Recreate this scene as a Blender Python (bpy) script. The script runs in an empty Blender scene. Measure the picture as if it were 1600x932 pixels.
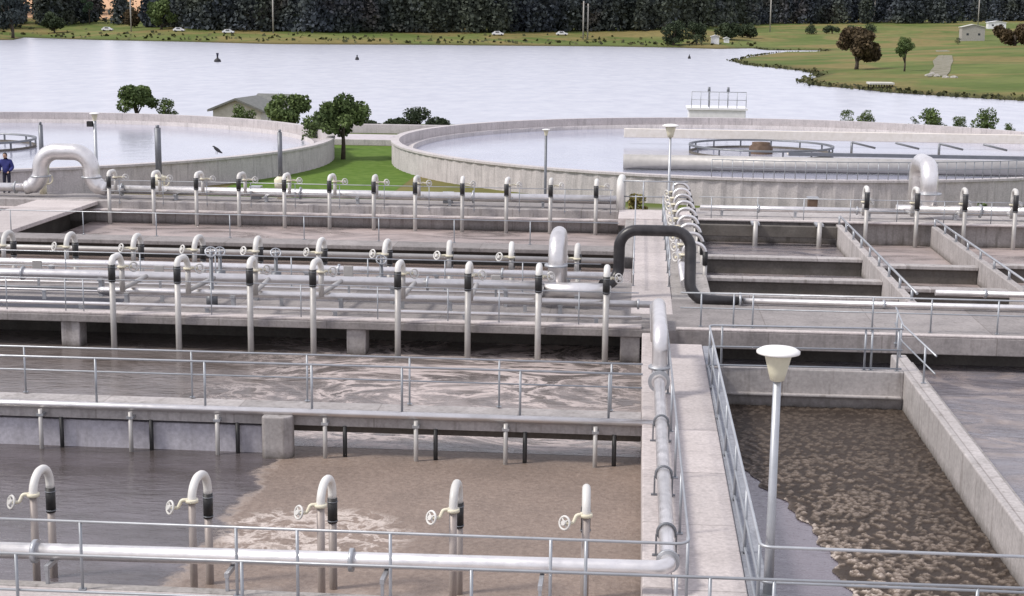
import bpy, bmesh, math, random
import numpy as np
from mathutils import Vector, Matrix
random.seed(7); rng = np.random.default_rng(7)
SC = bpy.context.scene; COL = SC.collection
R = math.radians

# ------------------------------------------------------------------ camera
F = 2400.0; CX, CY = 800.0, 466.0; H = 8.0
_a = np.array([(1003. - CX) / F, (28. - CY) / F, 1.0]); _a /= np.linalg.norm(_a)
_h = np.array([1, .011, 0.]); _X = _h - _h.dot(_a) * _a; _X /= np.linalg.norm(_X)
_Z = np.cross(_X, _a)
if _Z[1] > 0: _Z = -_Z
MC = np.array([_X, _a, _Z])
cam = bpy.data.objects.new('camera', bpy.data.cameras.new('camera')); COL.objects.link(cam)
cam.data.sensor_width = 36; cam.data.lens = 36 * F / 1600; cam.data.clip_end = 6000; cam.data.clip_start = .5
rr, uu, bb = MC @ np.array([1, 0, 0]), MC @ np.array([0, -1, 0]), MC @ np.array([0, 0, -1])
cam.matrix_world = Matrix(((rr[0], uu[0], bb[0], 0), (rr[1], uu[1], bb[1], 0), (rr[2], uu[2], bb[2], H), (0, 0, 0, 1)))
SC.camera = cam

def at(px, py, z=None, Y=None):
    """survey of the photograph: the world point of a pixel on a level z or at a depth Y"""
    d = MC @ np.array([(px - CX) / F, (py - CY) / F, 1.0])
    t = (z - H) / d[2] if Y is None else Y / d[1]
    return np.array([0, 0, H]) + d * t

# ------------------------------------------------------------------ sky and sun
SUN_EL, SUN_ROT = R(48), R(-112)
w = bpy.data.worlds.new('World'); SC.world = w; w.use_nodes = True
nt = w.node_tree; N = nt.nodes; L = nt.links; N.clear()
out = N.new('ShaderNodeOutputWorld'); bg = N.new('ShaderNodeBackground'); bg2 = N.new('ShaderNodeBackground')
sky = N.new('ShaderNodeTexSky'); sky.sky_type = 'NISHITA'; sky.sun_disc = False
sky.sun_elevation = SUN_EL; sky.sun_rotation = SUN_ROT
bg.inputs['Strength'].default_value = .07
tc = N.new('ShaderNodeTexCoord'); mp = N.new('ShaderNodeMapping'); mp.inputs['Scale'].default_value = (1, 1, 3.5)
no = N.new('ShaderNodeTexNoise'); no.inputs['Scale'].default_value = 2.2; no.inputs['Detail'].default_value = 7
cr = N.new('ShaderNodeValToRGB'); cr.color_ramp.elements[0].position = .3; cr.color_ramp.elements[1].position = .7
cr.color_ramp.elements[0].color = (.72, .735, .87, 1); cr.color_ramp.elements[1].color = (.93, .925, 1.0, 1)
L.new(tc.outputs['Generated'], mp.inputs['Vector']); L.new(mp.outputs[0], no.inputs['Vector']); L.new(no.outputs['Fac'], cr.inputs[0])
L.new(cr.outputs[0], bg2.inputs['Color']); bg2.inputs['Strength'].default_value = .98
mx = N.new('ShaderNodeMixShader'); mx.inputs[0].default_value = .86
L.new(sky.outputs[0], bg.inputs['Color']); L.new(bg.outputs[0], mx.inputs[1]); L.new(bg2.outputs[0], mx.inputs[2]); L.new(mx.outputs[0], out.inputs[0])
sl = bpy.data.lights.new('sun', 'SUN'); sl.energy = 2.5; sl.angle = R(10); sl.color = (1, .95, .88)
so = bpy.data.objects.new('sun', sl); COL.objects.link(so)
az = SUN_ROT  # sky rotation measured from +Y towards +X
sd = Vector((math.sin(az) * math.cos(SUN_EL), math.cos(az) * math.cos(SUN_EL), math.sin(SUN_EL)))
so.rotation_euler = (-sd).to_track_quat('-Z', 'Y').to_euler(); so.location = (-40, 0, 60)
SC.view_settings.view_transform = 'Standard'; SC.view_settings.look = 'None'
SC.view_settings.exposure = 0.28; SC.view_settings.gamma = 1

# ------------------------------------------------------------------ materials
class NT:
    def __init__(s, name):
        s.m = bpy.data.materials.new(name); s.m.use_nodes = True; s.t = s.m.node_tree
        s.b = s.t.nodes['Principled BSDF']; s.tc = s.n('ShaderNodeTexCoord'); s.g = s.n('ShaderNodeNewGeometry')
    def n(s, k, **kw):
        q = s.t.nodes.new(k)
        for a, v in kw.items(): setattr(q, a, v)
        return q
    def l(s, a, b): s.t.links.new(a, b)
    def noise(s, scale, vec=None, detail=6, rough=.6, dist=0, stretch=None):
        q = s.n('ShaderNodeTexNoise'); q.inputs['Scale'].default_value = scale; q.inputs['Detail'].default_value = detail
        q.inputs['Roughness'].default_value = rough; q.inputs['Distortion'].default_value = dist
        v = vec if vec is not None else s.g.outputs['Position']
        if stretch:
            mp = s.n('ShaderNodeMapping'); mp.inputs['Scale'].default_value = stretch; s.l(v, mp.inputs['Vector']); v = mp.outputs[0]
        s.l(v, q.inputs['Vector']); return q.outputs['Fac']
    def ramp(s, f, *stops):
        q = s.n('ShaderNodeValToRGB'); e = q.color_ramp.elements
        while len(e) < len(stops): e.new(.5)
        for i, (p, c) in enumerate(stops):
            e[i].position = p; e[i].color = (c, c, c, 1) if isinstance(c, (int, float)) else (*c, 1)
        s.l(f, q.inputs[0]); return q.outputs[0]
    def mix(s, f, a, b, mode='MIX'):
        q = s.n('ShaderNodeMix', data_type='RGBA', blend_type=mode)
        for k, v in ((0, f), (6, a), (7, b)):
            if hasattr(v, 'is_linked') or hasattr(v, 'links'): s.l(v, q.inputs[k])
            elif isinstance(v, (int, float)): q.inputs[k].default_value = v
            else: q.inputs[k].default_value = (*v, 1)
        return q.outputs[2]
    def math(s, op, a, b=0., c=0.):
        q = s.n('ShaderNodeMath', operation=op)
        for k, v in enumerate((a, b, c)):
            if hasattr(v, 'links'): s.l(v, q.inputs[k])
            else: q.inputs[k].default_value = v
        return q.outputs[0]
    def xyz(s):
        q = s.n('ShaderNodeSeparateXYZ'); s.l(s.g.outputs['Position'], q.inputs[0]); return q.outputs
    def bump(s, h, strength=.3, dist=.02):
        q = s.n('ShaderNodeBump'); q.inputs['Strength'].default_value = strength; q.inputs['Distance'].default_value = dist
        s.l(h, q.inputs['Height']); s.l(q.outputs[0], s.b.inputs['Normal'])
    def set(s, col=None, rough=None, metal=None, spec=None):
        if col is not None:
            if hasattr(col, 'links'): s.l(col, s.b.inputs['Base Color'])
            else: s.b.inputs['Base Color'].default_value = (*col, 1)
        if rough is not None:
            if hasattr(rough, 'links'): s.l(rough, s.b.inputs['Roughness'])
            else: s.b.inputs['Roughness'].default_value = rough
        if metal is not None: s.b.inputs['Metallic'].default_value = metal
        if spec is not None: s.b.inputs['Specular IOR Level'].default_value = spec
        return s.m

def concrete(name, a, b, stain=(.12, .10, .085), amt=.5):
    s = NT(name)
    base = s.mix(s.ramp(s.noise(1.1), (.35, 0.), (.7, 1.)), a, b)
    fine = s.ramp(s.noise(14, detail=4), (.3, .78), (.75, 1.12))
    base = s.mix(1.0, base, fine, 'MULTIPLY')
    streak = s.ramp(s.noise(2.2, stretch=(2.6, 2.6, .25), detail=5), (.52, 0.), (.78, 1.))
    base = s.mix(s.math('MULTIPLY', streak, amt), base, stain)
    spots = s.ramp(s.noise(.55, detail=8, rough=.7), (.55, 0.), (.75, 1.))
    base = s.mix(s.math('MULTIPLY', spots, amt * .7), base, stain)
    if name in ('walkway_concrete', 'deck_concrete', 'concrete'):   # casting joints
        ax = s.xyz()[1 if name == 'walkway_concrete' else 0]
        j = s.math('ABSOLUTE', s.math('SUBTRACT', s.math('FRACT', s.math('MULTIPLY_ADD', ax, 1 / 2.9, 40.3)), .5))
        base = s.mix(s.math('MULTIPLY', s.ramp(j, (.0, 1.), (.0075, 0.)), .6), base, (.12, .10, .09))
        pan = s.n('ShaderNodeTexWhiteNoise', noise_dimensions='1D'); s.l(s.math('FLOOR', s.math('MULTIPLY_ADD', ax, 1 / 2.9, 40.8)), pan.inputs['W'])
        base = s.mix(1., base, s.ramp(pan.outputs['Value'], (0., .84), (1., 1.08)), 'MULTIPLY')
    if name in ('wet_wall_concrete', 'concrete', 'walkway_concrete'):   # tide mark left by the water
        zz = s.math('ADD', s.xyz()[2], s.math('MULTIPLY', s.noise(3.5), .18))
        tide = s.ramp(s.math('MULTIPLY_ADD', zz, 1., 1.0), (.18, 1.), (.26, .55), (.42, 0.))
        base = s.mix(s.math('MULTIPLY', tide, .85), base, (.07, .058, .045))
    s.bump(s.noise(40, detail=4), .25, .01)
    return s.set(base, .85, 0, .3)
def flat(name, a, b, rough=.5, metal=0., scale=3., spec=.5, bump=0):
    s = NT(name)
    c = s.mix(s.ramp(s.noise(scale), (.35, 0.), (.7, 1.)), a, b)
    if bump: s.bump(s.noise(scale * 8), bump, .01)
    return s.set(c, rough, metal, spec)

M = {}
M['concrete'] = concrete('concrete', (.37, .345, .335), (.50, .465, .455), amt=.7)
M['walk'] = concrete('walkway_concrete', (.50, .45, .435), (.60, .545, .53), (.26, .235, .225), .5)
M['wall'] = concrete('wet_wall_concrete', (.31, .29, .275), (.43, .40, .385), (.10, .09, .075), .8)
M['deckc'] = concrete('deck_concrete', (.25, .23, .225), (.36, .33, .32), (.12, .105, .095), .6)
M['lilac'] = concrete('pale_lilac_concrete', (.44, .42, .46), (.54, .52, .56), (.25, .23, .23), .4)
M['bluegrey'] = concrete('blue_grey_concrete', (.24, .25, .28), (.33, .34, .37), (.12, .11, .11), .5)
M['dark'] = concrete('dark_shaded_concrete', (.10, .09, .08), (.16, .145, .13))  # dark parts, and walls under slabs with the shade put into their colour
M['tank'] = concrete('tank_concrete', (.50, .465, .465), (.62, .575, .575), (.20, .185, .185), .6)
M['channel'] = flat('scum_concrete', (.66, .61, .54), (.76, .71, .65), .8)
def steel(name, base, rough, metal):
    s = NT(name)
    c = s.mix(s.ramp(s.noise(2.5, detail=8), (.3, 0.), (.72, 1.)), tuple(k * .78 for k in base), base)
    d = s.ramp(s.noise(5, stretch=(1, 1, 1), detail=8, rough=.75), (.6, 0.), (.8, 1.))
    c = s.mix(s.math('MULTIPLY', d, .45), c, tuple(k * .5 for k in base))
    oi = s.n('ShaderNodeObjectInfo'); c = s.mix(1., c, s.ramp(oi.outputs['Random'], (0., .84), (1., 1.05)), 'MULTIPLY')
    rust = s.ramp(s.noise(3.1, detail=9, rough=.8), (.66, 0.), (.74, 1.)); c = s.mix(s.math('MULTIPLY', rust, .55), c, (.20, .125, .075))
    r = s.ramp(s.noise(7), (.3, rough - .07), (.7, rough + .12))
    return s.set(c, r, metal)
M['pipe'] = steel('stainless_pipe', (.86, .83, .82), .34, .85)
M['galv'] = steel('galvanised_steel', (.50, .515, .54), .42, .6)
M['rail'] = steel('galvanised_rail', (.42, .44, .47), .45, .5)
M['drop'] = steel('drop_pipe_grey', (.50, .48, .46), .5, .3)
M['white'] = steel('white_coated_pipe', (.74, .72, .685), .40, 0)
M['cream'] = flat('cream_paint', (.66, .61, .46), (.76, .71, .57), .5)
M['lampwhite'] = flat('lamp_cover', (.82, .80, .77), (.88, .86, .83), .4)
M['lampcream'] = flat('lamp_bowl', (.60, .57, .43), (.70, .66, .52), .45)
M['rubber'] = flat('black_rubber', (.012, .012, .013), (.03, .028, .028), .55)
M['blackpipe'] = flat('black_pipe', (.014, .013, .015), (.04, .036, .038), .38)
M['clamp'] = steel('clamp_steel', (.22, .23, .25), .5, .6)
M['brown'] = flat('rusty_column', (.09, .055, .035), (.15, .10, .07), .8)
M['roof'] = flat('grey_roof', (.12, .125, .115), (.18, .18, .165), .7)
M['plaster'] = flat('pale_wall', (.48, .47, .42), (.58, .57, .52), .8)
M['whitewall'] = flat('white_wall', (.72, .72, .74), (.82, .82, .84), .6)
M['glass'] = flat('window_glass', (.03, .035, .045), (.05, .055, .06), .1)
M['bark'] = flat('bark', (.05, .038, .028), (.09, .07, .055), .9)
M['blue'] = flat('blue_jacket', (.018, .022, .13), (.035, .04, .19), .8)
M['navy'] = flat('dark_trousers', (.012, .013, .03), (.025, .025, .05), .8)
M['skin'] = flat('skin', (.42, .25, .18), (.46, .28, .20), .6)
M['hair'] = flat('dark_hair', (.012, .01, .009), (.02, .017, .015), .6)
M['bird'] = flat('dark_feathers', (.015, .015, .018), (.04, .038, .04), .7)
M['rock'] = flat('shore_rock', (.28, .265, .24), (.42, .40, .37), .85)
M['car'] = flat('car_paint', (.70, .70, .72), (.78, .78, .8), .25)
M['tyre'] = M['rubber']

def leaf(name, a, b):
    s = NT(name); at_ = s.n('ShaderNodeAttribute', attribute_name='tint')
    c = s.mix(at_.outputs['Fac'], a, b)
    return s.set(c, .75, 0, .2)
M['leaf'] = leaf('leaf_green', (.036, .060, .020), (.145, .195, .070))
M['leafdark'] = leaf('leaf_dark', (.020, .032, .018), (.070, .092, .048))
M['leafbrown'] = leaf('leaf_bronze', (.040, .030, .018), (.12, .085, .045))
M['leafyellow'] = leaf('leaf_yellow', (.14, .12, .03), (.30, .26, .09))
def wood_mat():
    s = NT('wood_mass'); a_ = s.n('ShaderNodeAttribute', attribute_name='tint')
    lo = s.mix(s.ramp(s.noise(.018, detail=3), (.42, 0.), (.58, 1.)), (.036, .043, .054), (.044, .054, .044))
    hi = s.mix(s.ramp(s.noise(.018, detail=3), (.42, 0.), (.58, 1.)), (.072, .084, .098), (.100, .112, .085))
    br = s.ramp(s.noise(.03, detail=2), (.58, 0.), (.68, .8))
    hi = s.mix(br, hi, (.115, .095, .085))
    return s.set(s.mix(a_.outputs['Fac'], lo, hi), .85, 0, .1)
M['wood'] = wood_mat()
M['pine'] = leaf('wood_foliage', (.030, .040, .044), (.075, .090, .088))
M['poplar'] = leaf('poplar_foliage', (.025, .05, .03), (.07, .11, .06))

def water(name, base_lo, base_hi, rough, ripple, rscale, stretch=(1, 1, 1), spec=.5):
    s = NT(name)
    c = s.mix(s.ramp(s.noise(.35, detail=5, stretch=stretch), (.35, 0.), (.65, 1.)), base_lo, base_hi)
    s.bump(s.noise(rscale, detail=4, rough=.55, stretch=stretch), ripple, .05)
    return s, s.set(c, rough, 0, spec)
_, M['lake'] = water('lake_water', (.44, .45, .52), (.52, .53, .59), .26, .6, .9, (1, .5, 1), .9)
_, M['clear'] = water('clarifier_water', (.36, .37, .46), (.42, .43, .51), .14, .35, 1.2, (1, .5, 1), .8)

def sludge(name, dark, lilac, foam, mask):
    """brown basin water: 'mask' builds the foam factor inside the node tree"""
    s = NT(name)
    c = s.mix(s.ramp(s.noise(.5, detail=5, stretch=(1, 2.2, 1)), (.35, 0.), (.68, 1.)), dark, lilac)
    f, fcol = mask(s)
    c = s.mix(f, c, fcol)
    r = s.math('MULTIPLY_ADD', f, .45, .12)
    h = s.math('ADD', s.math('MULTIPLY', s.noise(3.2, detail=4, stretch=(.7, 2, 1)), 1.0), s.math('MULTIPLY', s.math('MULTIPLY', s.noise(11, detail=5), f), 1.2))
    s.bump(h, .5, .05)
    return s.set(c, r, 0, .5)

def m_front(s):   # tan scum over the right of the nearest basin, edge running diagonally, with white foam near the diffusers
    x, y, z = s.xyz()
    nz = s.noise(.8, detail=5)
    e = s.math('ADD', s.math('ADD', x, s.math('MULTIPLY', s.math('SUBTRACT', s.noise(7, detail=6, rough=.7), .5), .28)), s.math('MULTIPLY', s.math('SUBTRACT', nz, .5), 1.5))   # edge of the scum, running away from the camera
    m1 = s.ramp(s.math('MULTIPLY_ADD', e, .25, 2.28), (.46, 0.), (.50, 1.))
    grain = s.mix(s.ramp(s.noise(9, detail=6, rough=.7), (.3, 0.), (.7, 1.)), (.17, .125, .10), (.285, .22, .18))
    big = s.ramp(s.noise(.7, detail=4), (.35, .85), (.7, 1.12))
    col = s.mix(1., grain, big, 'MULTIPLY')
    # white foam streaks
    d = s.math('ADD', s.math('POWER', s.math('MULTIPLY', s.math('ADD', x, 5.5), .5), 2.), s.math('POWER', s.math('MULTIPLY', s.math('SUBTRACT', y, 25.2), .6), 2.))
    near = s.ramp(d, (.0, 1.), (1., 0.))
    veins = s.ramp(s.noise(1.5, detail=7, dist=1.6, rough=.65), (.50, 0.), (.56, 1.), (.62, .25))
    wf = s.math('MULTIPLY', s.ramp(near, (.1, 0.), (.5, 1.)), s.math('MAXIMUM', veins, s.ramp(s.noise(2.6, detail=8, rough=.75, dist=.6), (.52, 0.), (.60, 1.))))
    edge = s.ramp(s.math('MULTIPLY_ADD', e, .25, 2.28), (.45, 0.), (.475, .8), (.53, 0.))
    wf = s.math('MAXIMUM', wf, s.math('MULTIPLY', edge, .45))
    strip = s.math('MULTIPLY', s.ramp(s.math('MULTIPLY_ADD', y, -.5, 11.6), (.2, 0.), (.6, 1.)), s.ramp(s.noise(2.2, detail=6, dist=.8), (.42, 0.), (.6, .9)))
    strip = s.math('MULTIPLY', strip, s.ramp(s.math('MULTIPLY_ADD', x, .3, 2.6), (.2, 0.), (.6, 1.)))
    wf = s.math('MAXIMUM', wf, s.math('MULTIPLY', strip, .8))
    return s.math('MAXIMUM', m1, wf), s.mix(wf, col, (.56, .485, .435))
def m_swirl(s):
    x, y, z = s.xyz()
    v = s.noise(.36, detail=8, dist=2.4, rough=.66, stretch=(.9, 1.3, 1))
    veins = s.ramp(v, (.42, 0.), (.48, 1.), (.53, .35), (.62, .0))
    v2 = s.ramp(s.noise(.28, detail=6, dist=1.2), (.5, 0.), (.62, .75))
    d = s.ramp(s.math('POWER', s.math('MULTIPLY', s.math('ADD', x, 4.6), .16), 2.), (.15, 1.), (1.2, .10))
    m = s.math('MULTIPLY', s.math('MAXIMUM', veins, s.math('MULTIPLY', v2, .5)), d)
    return m, s.mix(s.noise(6), (.50, .42, .39), (.66, .57, .54))
def m_patchy(s):
    v = s.ramp(s.noise(.4, detail=7, dist=1.5, stretch=(.6, 1.2, 1)), (.38, .1), (.62, .95))
    return v, s.mix(s.noise(3), (.33, .265, .245), (.50, .42, .40))
def m_none(s):
    v = s.ramp(s.noise(.6, detail=6, dist=1), (.55, 0.), (.72, .35)); return v, s.mix(.5, (.25, .2, .17), (.3, .25, .22))
def m_right(s):
    v = s.ramp(s.noise(.75, detail=9, dist=1.1, rough=.68, stretch=(.6, 1.3, 1)), (.44, 0.), (.62, .8)); g_ = s.ramp(s.math('MULTIPLY_ADD', s.xyz()[1], .05, -1.2), (.15, .12), (.42, 1.)); return s.math('MULTIPLY', v, g_), s.mix(s.ramp(s.noise(2.5, detail=8, rough=.7), (.35, 0.), (.65, 1.)), (.20, .155, .135), (.38, .32, .295))
M['b_front'] = sludge('front_basin_water', (.066, .055, .052), (.125, .108, .115), None, m_front)
M['b_swirl'] = sludge('swirling_basin_water', (.11, .09, .08), (.17, .15, .145), None, m_swirl)
M['b_back'] = sludge('back_basin_water', (.19, .16, .15), (.28, .245, .24), None, m_patchy)
M['b_chan'] = sludge('channel_water', (.22, .17, .15), (.32, .26, .235), None, m_none)
M['b_right'] = sludge('right_basin_water', (.15, .138, .152), (.25, .235, .26), None, m_right)
M['b_calm'] = sludge('calm_lilac_water', (.150, .128, .150), (.178, .154, .176), None, lambda s: (s.math('MULTIPLY', s.noise(.6), 0.), (.2, .2, .2)))

def ground_mat():
    s = NT('grassland'); x, y, z = s.xyz()
    g = s.mix(s.ramp(s.noise(.035, detail=6), (.35, 0.), (.65, 1.)), (.085, .125, .030), (.165, .185, .060))
    dry = s.ramp(s.noise(.022, detail=7, dist=1.0), (.46, 0.), (.56, 1.))
    g = s.mix(s.math('MULTIPLY', dry, .65), g, (.27, .185, .085))
    g = s.mix(s.ramp(s.noise(.3, detail=6), (.35, 0.), (.75, .5)), g, (.055, .07, .025))
    shore = s.ramp(s.math('MULTIPLY_ADD', z, .5, 2.0), (0., 1.), (.42, 0.))   # reeds and mud on the bank, z from -4
    g = s.mix(s.math('MULTIPLY', shore, .85), g, (.045, .04, .022))
    # bare orange clay hillside far to the left
    clay = s.math('MULTIPLY', s.ramp(s.math('MULTIPLY_ADD', z, .1, -.35), (.0, 0.), (.12, 1.)), s.ramp(s.math('MULTIPLY_ADD', s.math('DIVIDE', x, y), -4., -.60), (.0, 0.), (.2, 1.)))
    g = s.mix(clay, g, s.mix(s.noise(.05), (.52, .30, .17), (.60, .40, .25)))
    gravel = s.mix(s.noise(4), (.20, .18, .165), (.30, .275, .26))
    near = s.ramp(s.math('MULTIPLY_ADD', y, .01, 0.), (.765, 1.), (.785, 0.))
    g = s.mix(near, g, gravel)
    return s.set(g, .95, 0, .1)
M['ground'] = ground_mat()
M['lawn'] = flat('mown_lawn', (.075, .135, .020), (.125, .19, .040), .95, scale=1.6, spec=.1)
M['path'] = flat('pale_path', (.44, .40, .42), (.54, .50, .52), .9)

# ------------------------------------------------------------------ mesh helpers
class MB:
    def __init__(s): s.bm = bmesh.new()
    def box(s, x0, x1, y0, y1, z0, z1):
        v = [s.bm.verts.new(p) for p in ((x0, y0, z0), (x1, y0, z0), (x1, y1, z0), (x0, y1, z0), (x0, y0, z1), (x1, y0, z1), (x1, y1, z1), (x0, y1, z1))]
        for f in ((0, 3, 2, 1), (4, 5, 6, 7), (0, 1, 5, 4), (1, 2, 6, 5), (2, 3, 7, 6), (3, 0, 4, 7)): s.bm.faces.new([v[i] for i in f])
        return s
    def prism(s, poly, z0, z1):
        a = [s.bm.verts.new((p[0], p[1], z0)) for p in poly]; b = [s.bm.verts.new((p[0], p[1], z1)) for p in poly]
        n = len(poly); s.bm.faces.new(b); s.bm.faces.new(a[::-1])
        for i in range(n): s.bm.faces.new((a[i], a[(i + 1) % n], b[(i + 1) % n], b[i]))
        return s
    def quad(s, pts): s.bm.faces.new([s.bm.verts.new(p) for p in pts]); return s
    def tube(s, pts, r, seg=10, caps=True):
        P = [Vector(p) for p in pts]; n = len(P); rad = r if isinstance(r, (list, tuple)) else [r] * n
        T = [((P[min(i + 1, n - 1)] - P[max(i - 1, 0)]).normalized()) for i in range(n)]
        u = T[0].orthogonal().normalized(); rings = []
        for i in range(n):
            u = (u - T[i] * u.dot(T[i])).normalized(); v = T[i].cross(u)
            rings.append([s.bm.verts.new(P[i] + (u * math.cos(2 * math.pi * k / seg) + v * math.sin(2 * math.pi * k / seg)) * rad[i]) for k in range(seg)])
        for a, b in zip(rings, rings[1:]):
            for k in range(seg):
                f = s.bm.faces.new((a[k], a[(k + 1) % seg], b[(k + 1) % seg], b[k])); f.smooth = True
        if caps: s.bm.faces.new(rings[0][::-1]); s.bm.faces.new(rings[-1])
        return s
    def lathe(s, prof, c=(0, 0, 0), seg=24, a0=0., a1=2 * math.pi, smooth=True):
        full = abs(a1 - a0 - 2 * math.pi) < 1e-6; m = seg if full else seg + 1
        rings = [[s.bm.verts.new((c[0] + r * math.cos(a0 + (a1 - a0) * k / seg), c[1] + r * math.sin(a0 + (a1 - a0) * k / seg), c[2] + z)) for k in range(m)] for r, z in prof]
        for a, b in zip(rings, rings[1:]):
            for k in range(seg):
                f = s.bm.faces.new((a[k], a[(k + 1) % m], b[(k + 1) % m], b[k])); f.smooth = smooth
        return s
    def ring(s, c, axis, R_, r, seg=14, sub=6):
        ax = Vector(axis).normalized(); u = ax.orthogonal().normalized(); v = ax.cross(u); c = Vector(c); rows = []
        for i in range(seg):
            d = u * math.cos(2 * math.pi * i / seg) + v * math.sin(2 * math.pi * i / seg)
            rows.append([s.bm.verts.new(c + d * (R_ + r * math.cos(2 * math.pi * k / sub)) + ax * r * math.sin(2 * math.pi * k / sub)) for k in range(sub)])
        for i in range(seg):
            a, b = rows[i], rows[(i + 1) % seg]
            for k in range(sub):
                f = s.bm.faces.new((a[k], b[k], b[(k + 1) % sub], a[(k + 1) % sub])); f.smooth = True
        return s
    def build(s, name, mat, parent=None, bevel=0):
        if parent is not None:
            o0 = parent.location if parent.parent is None else parent.location + parent.parent.location
            bmesh.ops.translate(s.bm, vec=-Vector(o0), verts=s.bm.verts)
        bmesh.ops.recalc_face_normals(s.bm, faces=s.bm.faces)
        me = bpy.data.meshes.new(name); s.bm.to_mesh(me); s.bm.free(); me.materials.append(mat)
        o = bpy.data.objects.new(name, me); COL.objects.link(o); o.parent = parent
        if bevel:
            b = o.modifiers.new('bevel', 'BEVEL'); b.width = bevel; b.segments = 2; b.limit_method = 'ANGLE'
        return o

def fillet(pts, r, n=6):
    P = [Vector(p) for p in pts]; out = [P[0]]
    for i in range(1, len(P) - 1):
        a, b, c = P[i - 1], P[i], P[i + 1]; d1 = (a - b).normalized(); d2 = (c - b).normalized()
        ang = d1.angle(d2); t = min(r / math.tan(ang / 2), (a - b).length * (.95 if i == 1 else .49), (c - b).length * (.95 if i == len(P) - 2 else .49))
        p0, p1 = b + d1 * t, b + d2 * t; rr_ = t * math.tan(ang / 2)
        ctr = b + (d1 + d2).normalized() * (rr_ / math.sin(ang / 2)); v0, v1 = p0 - ctr, p1 - ctr
        u0 = v0.normalized(); u1 = (v1 - u0 * v1.dot(u0)).normalized(); sw = v0.angle(v1)
        for k in range(n + 1): out.append(ctr + (u0 * math.cos(sw * k / n) + u1 * math.sin(sw * k / n)) * rr_)
    out.append(P[-1]); return out

def tag(o, label=None, cat=None, group=None, kind=None):
    if label: o['label'] = label
    if cat: o['category'] = cat
    if group: o['group'] = group
    if kind: o['kind'] = kind
    return o
def thing(name, label, cat, loc=(0, 0, 0), group=None, rz=0):
    o = bpy.data.objects.new(name, None); COL.objects.link(o); o.location = loc; o.rotation_euler = (0, 0, rz); o.empty_display_size = .2
    return tag(o, label, cat, group)
KIDS = {}
def children(o): return [c for c in bpy.data.objects if c.parent == o]
def dup(root, loc, label, rz=None):
    r = root.copy(); COL.objects.link(r); r.location = loc; r['label'] = label
    if rz is not None: r.rotation_euler = (0, 0, rz)
    for ch in children(root):
        c = ch.copy(); COL.objects.link(c); c.parent = r
        for g in children(ch):
            d = g.copy(); COL.objects.link(d); d.parent = c
    return r
ORD = ['first', 'second', 'third', 'fourth', 'fifth', 'sixth', 'seventh', 'eighth', 'ninth', 'tenth', 'eleventh', 'twelfth', 'thirteenth']
def nth(i, n):
    if i == 0: return 'leftmost'
    if i == n - 1: return 'rightmost'
    return ORD[i] + ' from left'
def struct(o): return tag(o, kind='structure')

# ------------------------------------------------------------------ terrain and lake
def px(pts, z): return np.array([at(a, b, z=z)[:2] for a, b in pts])
SHORE = np.vstack([px([(-300, 62), (-20, 63), (20, 63), (38, 59), (60, 60), (150, 63), (300, 66), (430, 69.5), (500, 70), (650, 70.5), (800, 72), (940, 73), (1060, 75), (1120, 77), (1176, 76),
     (1200, 79), (1290, 79.5), (1284, 83), (1210, 84), (1175, 89), (1143, 96), (1165, 102), (1205, 106), (1262, 112), (1282, 119), (1252, 128), (1280, 135), (1335, 139), (1390, 145), (1450, 149), (1530, 154), (1600, 158), (1750, 166)], -4.0),
     np.array([[700, 260], [2500, 3200], [-2500, 3200], [-900, 640]])])
def far_dist(x, y):
    """signed distance inside the far land"""
    A = SHORE; B = np.roll(SHORE, -1, 0); best = np.full(x.shape, 1e9); ins = np.zeros(x.shape, bool)
    for (ax, ay), (bx, by) in zip(A, B):
        dx, dy = bx - ax, by - ay; t = np.clip(((x - ax) * dx + (y - ay) * dy) / (dx * dx + dy * dy), 0, 1)
        best = np.minimum(best, np.hypot(x - ax - t * dx, y - ay - t * dy))
        with np.errstate(divide='ignore', invalid='ignore'):
            ins ^= ((ay > y) != (by > y)) & (x < (bx - ax) * (y - ay) / (by - ay) + ax)
    return np.where(ins, best, -best)
def sm(a, b, v): t = np.clip((v - a) / (b - a), 0, 1); return t * t * (3 - 2 * t)
def terrain(x, y):
    x = np.asarray(x, float); y = np.asarray(y, float)
    d = far_dist(x, y); u = x / np.maximum(y, 1); k = sm(.02, .075, u)
    left = .078 * np.minimum(d, 75) + .012 * np.clip(d - 75, 0, 1e4) + .085 * np.clip(d - 130, 0, 500)
    right = .034 * np.minimum(d, 300) + .006 * np.clip(d - 300, 0, 1e4) + .05 * np.clip(d - 480, 0, 600)
    roll_ = .5 * np.sin(x * .021 + 1) * np.cos(y * .017) + .25 * np.sin(x * .06 + y * .045)
    z = -3.95 + np.minimum(np.maximum(d, 0), 4) * .13 + left * (1 - k) + right * k + roll_ * sm(8, 60, d) * (.6 + .8 * k)
    z = np.where(d > 0, z, np.maximum(-7, -4 + d * .15))
    nearland = -1.5 - 5.5 * sm(133, 150, y + 3 * np.sin(x * .1))
    return np.maximum(z, nearland)
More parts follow.
